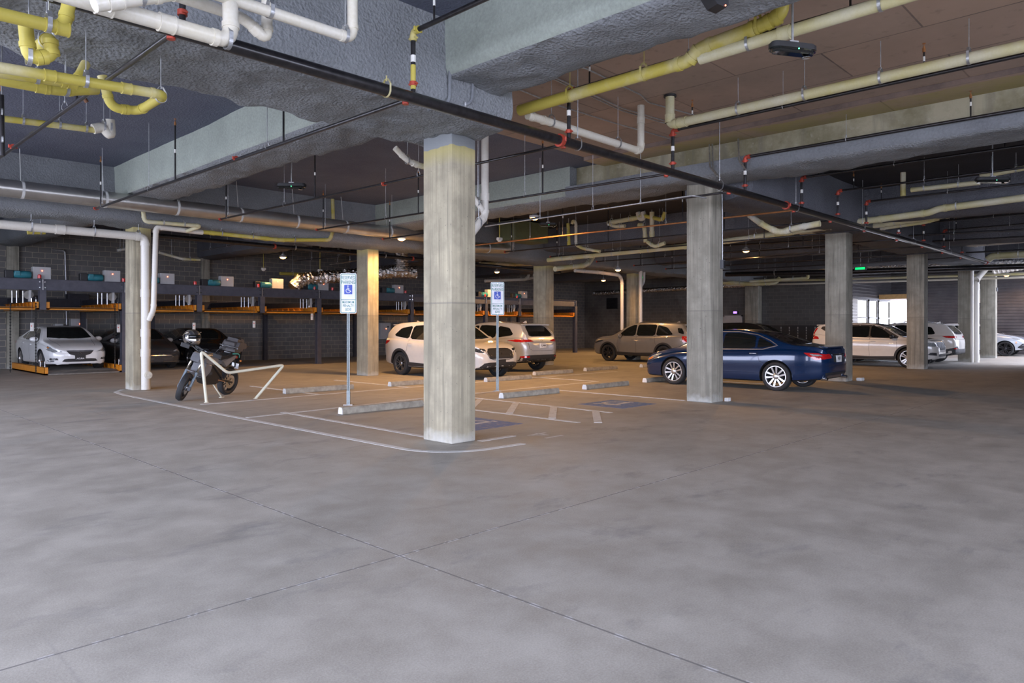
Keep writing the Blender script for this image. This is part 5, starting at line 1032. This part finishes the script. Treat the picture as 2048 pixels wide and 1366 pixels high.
# ---- compact SUV
def suv(paint, **k):
    S = dict(L=4.56, W=1.84, roofw=1.20, wb=2.70, fo=.90, wr=.365, rim=.245, paint=paint, rimmat='rim_dark', spokes=(5, .05, .016, .022), nose=2.6, tail=3.6, cr=.17, clad=True, arch=.05,
        top=[(-2.28, 1.00), (-2.22, 1.22), (-2.05, 1.42), (-1.85, 1.60), (-1.5, 1.655), (-.5, 1.69), (.1, 1.66), (.45, 1.58), (1.12, 1.17), (1.25, 1.12), (1.8, 1.03), (2.1, .93), (2.24, .82), (2.28, .72)],
        belt=[(-2.28, .95), (-2.1, 1.16), (-1.5, 1.14), (-.5, 1.07), (.6, 1.03), (1.3, 1.00), (1.9, .92), (2.2, .80), (2.28, .70)],
        bot=[(-2.28, .40), (-2.1, .34), (-1.6, .28), (-1.0, .25), (1.0, .25), (1.7, .26), (2.1, .30), (2.28, .36)],
        windows=[([(.92, 1.08), (.04, 1.11), (.06, 1.56), (.22, 1.56), (.52, 1.44)], 0), ([(0, 1.11), (-.88, 1.14), (-.86, 1.55), (-.3, 1.575), (0, 1.565)], 0), ([(-.93, 1.145), (-1.62, 1.22), (-1.70, 1.27), (-1.45, 1.48), (-.92, 1.55)], 0)],
        seams=[[(.95, 1.06), (.98, .7), (.88, .36)], [(.02, 1.09), (0, .7), (.02, .34)], [(-.90, 1.12), (-.95, .8), (-1.02, .74)]], handles=[(.14, .96), (-.78, 1.0)], mirror=(.80, 1.09),
        windshield=((1.09, .68), (.42, .52)), rearwindow=('B', [(-.60, 1.19), (.60, 1.19), (.50, 1.50), (.40, 1.56), (-.40, 1.56), (-.50, 1.50)]),
        taillight=[(-1.85, 1.09), (-2.24, 1.07), (-2.27, .98), (-2.1, .96), (-1.95, 1.02)], headlight=[(2.26, .84), (2.0, .90), (1.70, .93), (1.85, .86), (2.24, .77)], hlmat='lens_dark', antenna=-1.5, spoiler=(-1.75, -2.13, 1.61, .55))
    S.update(k); return S
CG = 'parked cars'
# blue sedan, facing the back wall
car(sedan('paint_blue', handlemat='chrome', exhaust=(-.62, .62), trimmat='pipe_steel', wr=.345, rim=.25, spokes=(5, .062, .017, .024),
    front=[('grille', [(-.35, .42), (.35, .42), (.45, .62), (-.45, .62)], 'trim_black', .004)],
    back=[('rear_bumper_insert', [(-.62, .40), (.62, .40), (.66, .47), (-.66, .47)], 'trim_black', .006), ('plate_recess', [(-.30, .70), (.30, .70), (.34, .86), (-.34, .86)], 'trim_black', .002), ('chrome_bar', [(-.36, .865), (.36, .865), (.36, .895), (-.36, .895)], 'chrome', .012, 0), ('taillight', [(.42, .80), (.80, .78), (.84, .90), (.50, .90)], 'lens_red', .008), ('taillight', [(-.42, .80), (-.80, .78), (-.84, .90), (-.50, .90)], 'lens_red', .008)],
    bstrips=[('trunk_seam', [(-.62, .62), (.62, .62)], .008, 'underbody', .002), ('bumper_crease', [(-.75, .50), (.75, .50)], .014, 'paint_blue', .006)], sidepatch=[(.006, 'door_molding', [(.9, .40), (-.80, .41), (-.80, .435), (.9, .425)], 'paint_blue')],
    amber=[(2.28, .66), (2.10, .72), (2.12, .68), (2.26, .62)], plates=(('B', 0, .78),), platemat='white_paint', platetext=(('NV', .12, 0, .004),), textmat='plastic_black', spoiler=(-2.20, -2.41, 1.075, .5)),
    'sedan_car', 17.50, 8.63, R90, 'dark blue sedan with silver five-spoke wheels, tail to the right of a concrete column', CG)
# pearl white sedan under the lift, facing the camera side
gr = [(-.40, .66), (.40, .66), (.30, .54), (.12, .49), (-.12, .49), (-.30, .54)]
car(sedan('paint_white', L=4.72, fo=.93, wb=2.70, W=1.84, rimmat='rim_silver', trimmat='paint_white', wr=.33,
    front=[('grille', gr, 'trim_black', .006), ('lower_grille', [(-.52, .30), (.52, .30), (.44, .40), (-.44, .40)], 'trim_black', .005), ('fog_lamp_pocket', [(.60, .36), (.80, .36), (.80, .43), (.64, .43)], 'trim_black', .005), ('fog_lamp_pocket', [(-.60, .36), (-.80, .36), (-.80, .43), (-.64, .43)], 'trim_black', .005),
        ('fog_lamp', [(.68, .37), (.76, .37), (.76, .42), (.68, .42)], 'lens_clear', .011), ('fog_lamp', [(-.68, .37), (-.76, .37), (-.76, .42), (-.68, .42)], 'lens_clear', .011), ('headlight', [(.48, .62), (.80, .64), (.86, .71), (.62, .68)], 'lens_clear', .007), ('headlight', [(-.48, .62), (-.80, .64), (-.86, .71), (-.62, .68)], 'lens_clear', .007),
        ('grille_blade', [(-.42, .665), (.42, .665), (.34, .632), (0, .615), (-.34, .632)], 'plastic_grey', .010), ('bumper_scuff', [(-.80, .30), (-.70, .31), (-.72, .35), (-.84, .36)], 'plastic_grey', .002)],
    amber=[(2.02, .76), (1.88, .79), (1.90, .755), (2.0, .73)], plates=(('F', 0, .43),), platemat='trim_black', platetext=(('ACURA', .065, -.03, .002),), textmat='sign_white',
    fstrips=[('emblem', [(-.03+.03*0, .56), (0, .60), (.03, .56)], .009, 'chrome', .014), ('emblem', [(-.05, .585), (-.035, .545), (0, .53), (.035, .545), (.05, .585), (.035, .62), (0, .63), (-.035, .62)], .007, 'chrome', .014)]),
    'sedan_car', 7.02, 28.72, -R90, 'pearl white sedan on the orange edged platform under the parking lift', CG, .085)
# charcoal sedan and black sedan
car(sedan('paint_charcoal', front=[('grille', [(-.45, .42), (.45, .42), (.50, .58), (.32, .64), (-.32, .64), (-.50, .58)], 'trim_black', .005), ('headlight', [(.50, .64), (.82, .66), (.84, .72), (.60, .70)], 'lens_clear', .007), ('headlight', [(-.50, .64), (-.82, .66), (-.84, .72), (-.60, .70)], 'lens_clear', .007), ('grille_bar', [(-.46, .50), (.46, .50), (.46, .515), (-.46, .515)], 'chrome', .009, 0), ('lower_lip', [(-.8, .28), (.8, .28), (.8, .30), (-.8, .30)], 'chrome', .006, 0)],
    mirrormat='box_grey', plates=(('F', 0, .36),), platemat='trim_black'), 'sedan_car', 9.45, 28.75, -R90, 'dark grey sedan half hidden by the left column with the white downpipe', CG)
ring = lambda cx: [(cx+.045*math.cos(a), .555+.045*math.sin(a)) for a in [2*math.pi*k/14 for k in range(14)]]
car(sedan('paint_black', L=4.95, front=[('grille', [(-.40, .30), (.40, .30), (.46, .60), (.38, .66), (-.38, .66), (-.46, .60)], 'trim_black', .005), ('headlight', [(.50, .62), (.80, .64), (.84, .70), (.56, .69)], 'lens_dark', .007), ('headlight', [(-.50, .62), (-.80, .64), (-.84, .70), (-.56, .69)], 'lens_dark', .007)],
    fstrips=[('emblem', ring(c), .012, 'chrome', .012) for c in (-.11, -.037, .037, .11)]), 'sedan_car', 11.95, 29.2, -R90, 'black sedan with a four ring badge under the lift behind the motorcycle', CG)
# white crossover behind the nearest column
cxw = [('grille', [(-.46, .60), (.46, .60), (.52, .80), (.40, .90), (-.40, .90), (-.52, .80)], 'trim_black', .006), ('lower_trim', [(-.80, .32), (.80, .32), (.62, .50), (-.62, .50)], 'trim_black', .006), ('headlight', [(.54, .82), (.86, .86), (.86, .92), (.56, .88)], 'lens_dark', .008), ('headlight', [(-.54, .82), (-.86, .86), (-.86, .92), (-.56, .88)], 'lens_dark', .008)]
car(suv('paint_pearl', spokes=(5, .05, .012, .014), rimmat='rim_satin', front=cxw, chromeline=None, fstrips=[('grille_trim', [(-.60, .86), (-.48, .62), (-.30, .575), (.30, .575), (.48, .62), (.60, .86)], .016, 'chrome', .012), ('emblem', [(-.06, .75), (0, .72), (.06, .75), (0, .79)], .010, 'chrome', .012)],
    plates=(('F', 0, .50),), platemat='trim_black', handlemat='paint_pearl'), 'crossover_car', 14.72, 16.92, -R90, 'white crossover with black wheel arches half hidden behind the nearest column', CG)
car(suv('paint_silver', taillight=[(-1.80, 1.10), (-2.22, 1.09), (-2.27, 1.02), (-2.1, 1.00), (-1.95, 1.04)],
    back=[('taillight', [(.38, 1.03), (.88, 1.00), (.90, 1.08), (.60, 1.10)], 'lens_red', .008), ('taillight', [(-.38, 1.03), (-.88, 1.00), (-.90, 1.08), (-.60, 1.10)], 'lens_red', .008), ('plate_recess', [(-.42, .80), (.42, .80), (.34, .97), (-.34, .97)], 'paint_silver', -.0), ('bumper_cladding', [(-.86, .36), (.86, .36), (.84, .55), (.60, .58), (-.60, .58), (-.84, .55)], 'trim_black', .008), ('reflector', [(.62, .50), (.84, .49), (.84, .55), (.62, .55)], 'lens_red', .016), ('reflector', [(-.62, .50), (-.84, .49), (-.84, .55), (-.62, .55)], 'lens_red', .016)],
    bstrips=[('tailgate_seam', [(-.66, 1.16), (-.64, .80), (-.50, .72), (.50, .72), (.64, .80), (.66, 1.16)], .008, 'underbody', .002), ('emblem', [(-.06, 1.06), (0, 1.03), (.06, 1.06), (0, 1.10)], .010, 'chrome', .006)],
    plates=(('B', 0, .885),), platemat='sign_white', platetext=(('TL7M40', .075, .0, .002),), textmat='trim_black', fuel=(-1.62, .98), exhaust=(-.55, .55), handlemat='paint_silver'),
    'crossover_car', 18.03, 18.25, R90, 'silver crossover seen from behind with red tail lights, right of the nearest column', CG)
# large grey SUV, facing the back wall
car(suv('paint_grey', L=4.81, wb=2.81, fo=.93, W=1.90, wr=.37, rim=.255, roofw=1.26, rails=(-1.6, .1), spokes=(5, .05, .022, .03),
    top=[(-2.4, 1.05), (-2.34, 1.25), (-2.2, 1.45), (-2.05, 1.62), (-1.6, 1.68), (-.5, 1.70), (.1, 1.67), (.45, 1.59), (1.18, 1.18), (1.3, 1.13), (1.9, 1.06), (2.22, .96), (2.36, .82), (2.405, .70)],
    belt=[(-2.4, .98), (-2.2, 1.16), (-1.6, 1.13), (-.5, 1.08), (.6, 1.05), (1.3, 1.03), (2.0, .98), (2.3, .84), (2.405, .68)], bot=[(-2.4, .42), (-2.2, .34), (-1.6, .28), (-1.0, .26), (1.0, .26), (1.7, .27), (2.2, .30), (2.405, .38)],
    windows=[([(1.0, 1.10), (.08, 1.12), (.1, 1.585), (.25, 1.585), (.58, 1.45)], 0), ([(.03, 1.12), (-.90, 1.13), (-.9, 1.60), (-.3, 1.60), (.03, 1.59)], 0), ([(-.95, 1.135), (-1.68, 1.17), (-1.74, 1.20), (-1.42, 1.48), (-.95, 1.58)], 0), ([(-1.98, 1.26), (-2.22, 1.20), (-2.20, 1.30), (-2.10, 1.44), (-1.90, 1.46)], 0)],
    taillight=[(-2.16, 1.12), (-2.33, 1.12), (-2.37, .88), (-2.22, .88)], hlmat='lens_dark', rearwindow=('B', [(-.62, 1.22), (.62, 1.22), (.52, 1.52), (.42, 1.58), (-.42, 1.58), (-.52, 1.52)])),
    'suv_car', 26.50, 17.30, R90, 'large grey SUV with black roof rails, seen from the side left of the blue sedan', CG)
car(suv('paint_black', W=1.88, roofw=1.22, rimmat='rim_silver'), 'suv_car', 29.95, 14.15, -R90, 'dark SUV of which only the roof and glass show above the blue sedan', CG)
# boxy white crossover with black roof
xc = suv('paint_pearl', L=4.43, W=1.86, wb=2.70, fo=.87, roofw=1.24, wr=.365, rim=.265, rimmat='rim_silver', spokes=(5, .05, .014, .030), mirrormat='plastic_black',
    top=[(-2.21, 1.05), (-2.16, 1.30), (-2.0, 1.52), (-1.85, 1.60), (-1.5, 1.645), (-.5, 1.66), (.0, 1.64), (.35, 1.56), (1.02, 1.19), (1.18, 1.13), (1.7, 1.08), (2.02, 1.02), (2.16, .92), (2.215, .80)],
    belt=[(-2.21, 1.0), (-2.0, 1.22), (-1.4, 1.14), (-.5, 1.07), (.6, 1.05), (1.3, 1.03), (1.9, .99), (2.15, .88), (2.215, .78)], hlmat='lens_clear',
    windows=[([(.86, 1.10), (.02, 1.11), (.03, 1.535), (.16, 1.53), (.45, 1.41)], 0), ([(-.03, 1.11), (-.86, 1.13), (-.86, 1.52), (-.3, 1.54), (-.03, 1.535)], 0), ([(-.91, 1.14), (-1.30, 1.22), (-1.36, 1.30), (-1.2, 1.45), (-.90, 1.51)], 0)],
    taillight=[(-1.96, 1.46), (-2.10, 1.46), (-2.20, 1.20), (-2.20, 1.02), (-1.86, 1.02), (-1.92, 1.12), (-2.08, 1.15), (-2.08, 1.25)], headlight=[(2.18, .86), (1.98, .93), (1.80, .95), (1.84, .86), (2.16, .78)],
    front=[('grille', [(-.36, .66), (.36, .66), (.42, .80), (.38, .93), (-.38, .93), (-.42, .80)], 'trim_black', .008), ('lower_grille', [(-.50, .42), (.50, .42), (.46, .52), (-.46, .52)], 'trim_black', .008), ('headlight', [(.50, .80), (.84, .80), (.86, .92), (.54, .93)], 'lens_clear', .008), ('headlight', [(-.50, .80), (-.84, .80), (-.86, .92), (-.54, .93)], 'lens_clear', .008), ('air_intake', [(.60, .46), (.82, .48), (.80, .58), (.62, .56)], 'trim_black', .008), ('air_intake', [(-.60, .46), (-.82, .48), (-.80, .58), (-.62, .56)], 'trim_black', .008)],
    fstrips=[('emblem', [(-.30, .70), (.30, .90)], .014, 'chrome', .014)], antenna=None, spoiler=(-1.75, -2.08, 1.60, .58))
r_ = car(xc, 'crossover_car', 29.95, 9.10, -R90, 'white crossover with black roof and window pillars, left of the fourth front column', CG)
# black roof skin
cc = Car(xc); cc.root = r_; cc.patch('black_roof', [(.40, -.56), (.42, 0), (.40, .56), (-1.80, .56), (-1.83, 0), (-1.80, -.56)], 'T', 'trim_black', .005, edge=.12)
for sd in 'LR': cc.patch('black_pillars', [(.98, 1.075), (1.02, 1.15), (.50, 1.46), (.20, 1.575), (-.4, 1.60), (-1.2, 1.58), (-1.80, 1.52), (-1.86, 1.44), (-1.50, 1.38), (-1.42, 1.20), (-1.25, 1.13)], sd, 'trim_black', .0015)
cc.bm.free()
# white SUV seen from behind at the right
car(suv('paint_pearl', L=4.62, W=1.86, rails=(-1.6, .1), railmat='chrome', rimmat='rim_dark', taillight=[(-2.0, 1.13), (-2.22, 1.13), (-2.26, 1.05), (-2.02, 1.05)],
    windows=[([(.92, 1.08), (.04, 1.11), (.06, 1.56), (.22, 1.56), (.52, 1.44)], 0), ([(0, 1.11), (-.80, 1.13), (-.80, 1.55), (-.3, 1.575), (0, 1.565)], 0), ([(-.95, 1.16), (-1.50, 1.19), (-1.56, 1.24), (-1.40, 1.50), (-.95, 1.53)], 0)],
    back=[('taillight', [(.50, 1.05), (.88, 1.05), (.88, 1.13), (.52, 1.13)], 'lens_red', .008), ('taillight', [(-.50, 1.05), (-.88, 1.05), (-.88, 1.13), (-.52, 1.13)], 'lens_red', .008), ('bumper_cladding', [(-.88, .36), (.88, .36), (.88, .62), (.66, .72), (.56, .60), (-.56, .60), (-.66, .72), (-.88, .62)], 'trim_black', .008), ('reflector', [(.66, .60), (.80, .60), (.80, .65), (.66, .65)], 'lens_red', .016), ('reflector', [(-.66, .60), (-.80, .60), (-.80, .65), (-.66, .65)], 'lens_red', .016)]),
    'suv_car', 34.05, 9.42, R90, 'white SUV with chrome roof rails seen from behind, between the fourth and fifth front columns', CG)
# light grey car at the right edge
car(suv('paint_light_grey', L=4.72, W=1.90, clad=False, wr=.375, rim=.29, rimmat='rim_dark', spokes=(5, .055, .014, .03), amber=[(1.96, .66), (1.90, .66), (1.90, .76), (1.96, .76)], hlmat='lens_clear',
    front=[('air_intake', [(.56, .36), (.86, .40), (.84, .66), (.66, .60)], 'trim_black', .008), ('air_intake', [(-.56, .36), (-.86, .40), (-.84, .66), (-.66, .60)], 'trim_black', .008), ('grille', [(-.40, .55), (.40, .55), (.42, .84), (-.42, .84)], 'trim_black', .008)]),
    'suv_car', 44.45, 8.62, -R90, 'light grey car nose with dark spoked wheel at the right edge before the ribbed wall', CG)
# ------------------------------------------------------------------ motorcycle, leaning on its side stand
plain('bike_grey', (.20, .20, .21), .35, .2, .5); plain('bike_black', (.012, .012, .013), .35, 0, .4); plain('seat_black', (.015, .015, .016), .7); plain('gold_fork', (.50, .46, .38), .2, .9); plain('case_grey', (.06, .055, .055), .4, 0, .3); plain('teal_line', (.05, .45, .38), .4); plain('fork_blue_grey', (.22, .27, .31), .4, .5)
MC = empty('motorcycle', (6.52, 15.49, 0), math.radians(-150.5), 'grey and black motorcycle with a rear top case, leaning beside the bent cream rail', 'motorcycle')
LEAN = math.radians(-11)
def MT(o, steer=None):
    m = Matrix.Rotation(LEAN, 4, 'X')
    if steer is not None:
        piv = Vector((.40, 0, .98)); ax = Vector((-.42, 0, .91)).normalized()
        m = m @ Matrix.Translation(piv) @ Matrix.Rotation(math.radians(steer), 4, ax) @ Matrix.Translation(-piv)
    o.matrix_local = m; return o
def mo(name, bm, mat, smooth=True, steer=None, parent=None, sharp=45):
    o = obj(name, bm, mat, parent or MC, smooth, sharp)
    return MT(o, steer) if parent is None else o
ST = 24
def mwheel(cx, name, R, w, steer):
    t = mo(name, lathe(BM(), [(R-.085, -w*.3), (R-.06, -w*.46), (R-.02, -w*.40), (R, 0), (R-.02, w*.40), (R-.06, w*.46), (R-.085, w*.3)], (cx, 0, R), 'Y', 40, loop=True), 'rubber', steer=steer)
    obj('rim', lathe(BM(), [(R-.08, -w*.34), (R-.10, -w*.30), (R-.105, 0), (R-.10, w*.30), (R-.08, w*.34)], (cx, 0, R), 'Y', 40, loop=True), 'bike_black', t, True, 50)
    bm = BM()
    for k in range(10):
        a = 2*math.pi*k/10; c, s_ = math.cos(a), math.sin(a); tube(bm, [(cx+c*.04, 0, R+s_*.04), (cx+math.cos(a+.2)*(R-.10), 0, R+math.sin(a+.2)*(R-.10))], .011, seg=6)
    obj('spokes', bm, 'bike_black', t, True); obj('brake_disc', lathe(BM(), [(.075, .055), (.15, .055), (.15, .059), (.075, .059)], (cx, 0, R), 'Y', 30, loop=True), 'chrome', t); obj('hub', lathe(BM(), [(0, -.07), (.03, -.07), (.045, -.03), (.045, .03), (.03, .07), (0, .07)], (cx, 0, R), 'Y', 18), 'pipe_steel', t, True, 40)
    return t
mwheel(.72, 'front_wheel', .305, .13, ST); mwheel(-.70, 'rear_wheel', .31, .15, None)
for sg in (-1, 1):
    f = mo('fork_leg', tube(BM(), [(.72, sg*.105, .29), (.56, sg*.105, .62)], .030, seg=14), 'fork_blue_grey', steer=ST)
    obj('fork_tube', tube(BM(), [(.56, sg*.105, .62), (.39, sg*.105, 1.00)], .022, seg=14), 'gold_fork', f, True); obj('axle_clamp', box(BM(), .685, .75, sg*.105-.03, sg*.105+.03, .25, .34, 0, .01), 'plastic_grey', f)
bm = BM(); P = [(.72+.37*math.cos(a), .305+.37*math.sin(a)) for a in [math.radians(84+k*7) for k in range(9)]]; Q = [(.72+.35*math.cos(a), .305+.35*math.sin(a)) for a in [math.radians(84+k*7) for k in range(9)]]
prism(bm, P+Q[::-1], 'Y', -.06, .06); mo('front_fender', bm, 'bike_grey', steer=ST)
mo('triple_clamp', box(BM(), .36, .46, -.13, .13, .93, .97, 0, .01), 'bike_black', steer=ST)
mo('headlight', lathe(BM(), [(0, -.06), (.06, -.05), (.09, 0), (.085, .05), (0, .06)], (.52, 0, .90), 'X', 20), 'plastic_black', steer=ST); mo('headlight_lens', lathe(BM(), [(.055, .055), (.05, .065), (0, .068)], (.52, -.0, .90), 'X', 20), 'lens_clear', steer=ST)
bm = BM(); prism(bm, [(.50, .84), (.66, .86), (.56, 1.02), (.46, 1.03), (.42, .95)], 'Y', -.10, .10); bmesh.ops.bevel(bm, geom=bm.edges[:], offset=.018, segments=2, affect='EDGES'); mo('headlight_cowl', bm, 'bike_grey', steer=ST)
hb = mo('handlebar', tube(BM(), [(.27, -.40, 1.06), (.33, -.22, 1.08), (.38, -.06, 1.02), (.38, .06, 1.02), (.33, .22, 1.08), (.27, .40, 1.06)], .013, .05, 10), 'bike_black', steer=ST)
for sg in (-1, 1):
    obj('grip', tube(BM(), [(.27, sg*.40, 1.06), (.297, sg*.29, 1.069)], .019, seg=10), 'rubber', hb, True); obj('brake_lever', tube(BM(), [(.33, sg*.22, 1.06), (.38, sg*.28, 1.05), (.33, sg*.39, 1.04)], .006, .02, 6), 'gold_fork', hb, True)
    obj('mirror_stem', tube(BM(), [(.32, sg*.26, 1.08), (.30, sg*.30, 1.18), (.28, sg*.36, 1.22)], .006, .02, 6), 'bike_black', hb, True)
    obj('mirror', box(BM(), .26, .28, sg*.36-.06, sg*.36+.06, 1.19, 1.26, 0, .008), 'bike_black', hb)
    obj('hand_guard', box(BM(), .37, .385, sg*.34-.09, sg*.34+.09, 1.0, 1.09, 0, .006), 'bike_black', hb)
def slab(name, pts, w, mat, bev=.03, n=3):
    bm = BM(); prism(bm, pts, 'Y', -w, w); bmesh.ops.bevel(bm, geom=bm.edges[:], offset=bev, segments=n, affect='EDGES'); return mo(name, bm, mat, sharp=35)
slab('tank', [(.40, .93), (.34, .78), (.10, .72), (-.12, .80), (-.08, .90), (.10, .98), (.30, 1.0)], .13, 'bike_grey')
slab('tank_cover', [(.34, 1.0), (.10, 1.0), (-.06, .92), (.05, .90), (.30, .95)], .09, 'bike_black', .02)
slab('battery_pack', [(.30, .76), (.34, .50), (.20, .32), (-.20, .30), (-.32, .42), (-.28, .74)], .12, 'bike_black')
slab('side_fairing', [(.36, .80), (.44, .62), (.30, .48), (.16, .60), (.12, .76)], .155, 'bike_grey', .02)
slab('seat', [(.02, .88), (-.12, .84), (-.45, .86), (-.66, .93), (-.70, .99), (-.40, .94), (-.10, .91)], .12, 'seat_black', .025)
slab('tail_fairing', [(-.22, .82), (-.42, .66), (-.70, .84), (-.76, .92), (-.46, .88)], .10, 'bike_grey', .02)
for sg in (-1, 1): mo('frame_tube', tube(BM(), [(.40, sg*.05, .90), (.05, sg*.13, .72), (-.28, sg*.13, .45), (-.25, sg*.10, .36)], .022, .06, 10), 'bike_black'); mo('swingarm', tube(BM(), [(-.22, sg*.11, .42), (-.70, sg*.10, .31)], .026, seg=10), 'bike_black')
mo('shock', tube(BM(), [(-.25, 0, .70), (-.36, 0, .42)], .035, seg=12), 'pipe_steel'); mo('belt', tube(BM(), [(-.25, -.09, .47), (-.68, -.09, .39), (-.68, -.09, .23), (-.25, -.09, .37)], .008, .03, 6), 'rubber')
mo('foot_peg', tube(BM(), [(-.18, .10, .40), (-.20, .26, .40)], .014, seg=8), 'copper_tone'); mo('foot_peg', tube(BM(), [(-.18, -.10, .40), (-.20, -.26, .40)], .014, seg=8), 'pipe_steel')
ss = empty('side_stand_anchor'); bpy.data.objects.remove(ss)
o = obj('side_stand', tube(BM(), [(-.10, .08, .34), (-.14, .30, .012)], .014, seg=8), 'rail_cream', MC, True); obj('stand_foot', box(BM(), -.19, -.10, .27, .34, .0, .012), 'rail_cream', o)
mo('license_plate', box(BM(), -.87, -.865, -.09, .09, .60, .72), 'sign_white'); mo('plate_bracket', tube(BM(), [(-.74, 0, .86), (-.86, 0, .70), (-.86, 0, .62)], .016, .03, 8), 'bike_black'); mo('tail_light', box(BM(), -.82, -.77, -.06, .06, .84, .89, 0, .01), 'lens_red')
for sg in (-1, 1): mo('turn_signal', tube(BM(), [(-.80, sg*.02, .80), (-.82, sg*.13, .80)], .012, seg=8), 'bike_black'); mo('turn_signal_lens', lathe(BM(), [(0, -.02), (.02, -.01), (.02, .01), (0, .02)], (-.82, sg*.15, .80), 'X', 10), 'lens_amber')
mo('rear_fender', tube(BM(), [(-.40, 0, .64), (-.62, 0, .67), (-.80, 0, .62)], .035, .1, 10), 'bike_black')
tc = slab('top_case', [(-.50, 1.00), (-.92, 1.02), (-.96, 1.14), (-.90, 1.26), (-.70, 1.33), (-.56, 1.29), (-.48, 1.14)], .21, 'case_grey', .075, 4)
bm = BM(); P = [(-.475, 1.125), (-.965, 1.135), (-.965, 1.145), (-.475, 1.135)]; prism(bm, P, 'Y', -.205, .205); obj('lid_seam', bm, 'bike_black', tc); bm = BM(); prism(bm, [(-.62, 1.325), (-.84, 1.29), (-.84, 1.31), (-.70, 1.345)], 'Y', -.10, .10); obj('lid_pad', bm, 'seat_black', tc); obj('latch', box(BM(), -.985, -.955, -.03, .03, 1.08, 1.12), 'gold_fork', tc)
mo('case_rack', box(BM(), -.86, -.50, -.09, .09, .965, 1.0, 0, .008), 'bike_black'); mo('teal_cord', tube(BM(), [(-.48, .16, .98), (-.62, .20, .985), (-.72, .17, .94), (-.78, .13, .88)], .009, .03, 8), 'teal_line')
# silver helmet hung on the right mirror
HM = Matrix.Rotation(math.radians(-150.5), 4, 'Z') @ Matrix.Rotation(LEAN, 4, 'X'); pos = Vector((6.52, 15.49, 0))+(HM @ Vector((.26, -.37, 1.26)))
pp = AY(379, 675, pos.y); he = empty('motorcycle_helmet', (pos.x, pos.y, pp.z), math.radians(-80), 'silver full-face helmet hung on the handlebar of the motorcycle', 'helmet')
bm = BM(); bmesh.ops.create_icosphere(bm, subdivisions=5, radius=1)
for v in bm.verts:
    c = v.co.copy(); x, y, z = c.x*.165, c.y*.135, c.z*.145
    if c.z < -.2 and c.x > 0: x += .03*min(1, (-c.z-.2)*2.2)
    if z < -.115: z = -.115
    v.co = (x, y, z)
he.scale = (1.22, 1.22, 1.22)
shell = obj('shell', bm, 'chrome', he, True, 50)
bm = BM(); R_ = []
for i in range(15):
    a = math.radians(-62+i*124/14); row = []
    for zc in (-.02, .015, .05): k = math.sqrt(max(.05, 1-(zc/.145)**2)); row.append(bm.verts.new((math.cos(a)*.170*k+ .003, math.sin(a)*.140*k, zc)))
    R_.append(row)
for a, b in zip(R_, R_[1:]):
    for k in range(2): bm.faces.new((a[k], b[k], b[k+1], a[k+1]))
bmesh.ops.solidify(bm, geom=bm.faces[:], thickness=.004) if hasattr(bmesh.ops, 'solidify') else None
obj('visor', bm, 'glass_dark', he, True); bm = BM()
for sg in (-1, 1): tube(bm, [(.09, sg*.118, .09), (-.02, sg*.128, .07), (-.12, sg*.10, .03)], .007, .03, 6)
obj('vent_trim', bm, 'gold_fork', he, True); obj('neck_roll', lathe(BM(), [(.08, -.135), (.12, -.13), (.125, -.112), (.09, -.112)], (-.01, 0, 0), 'Z', 24, loop=True), 'seat_black', he, True)
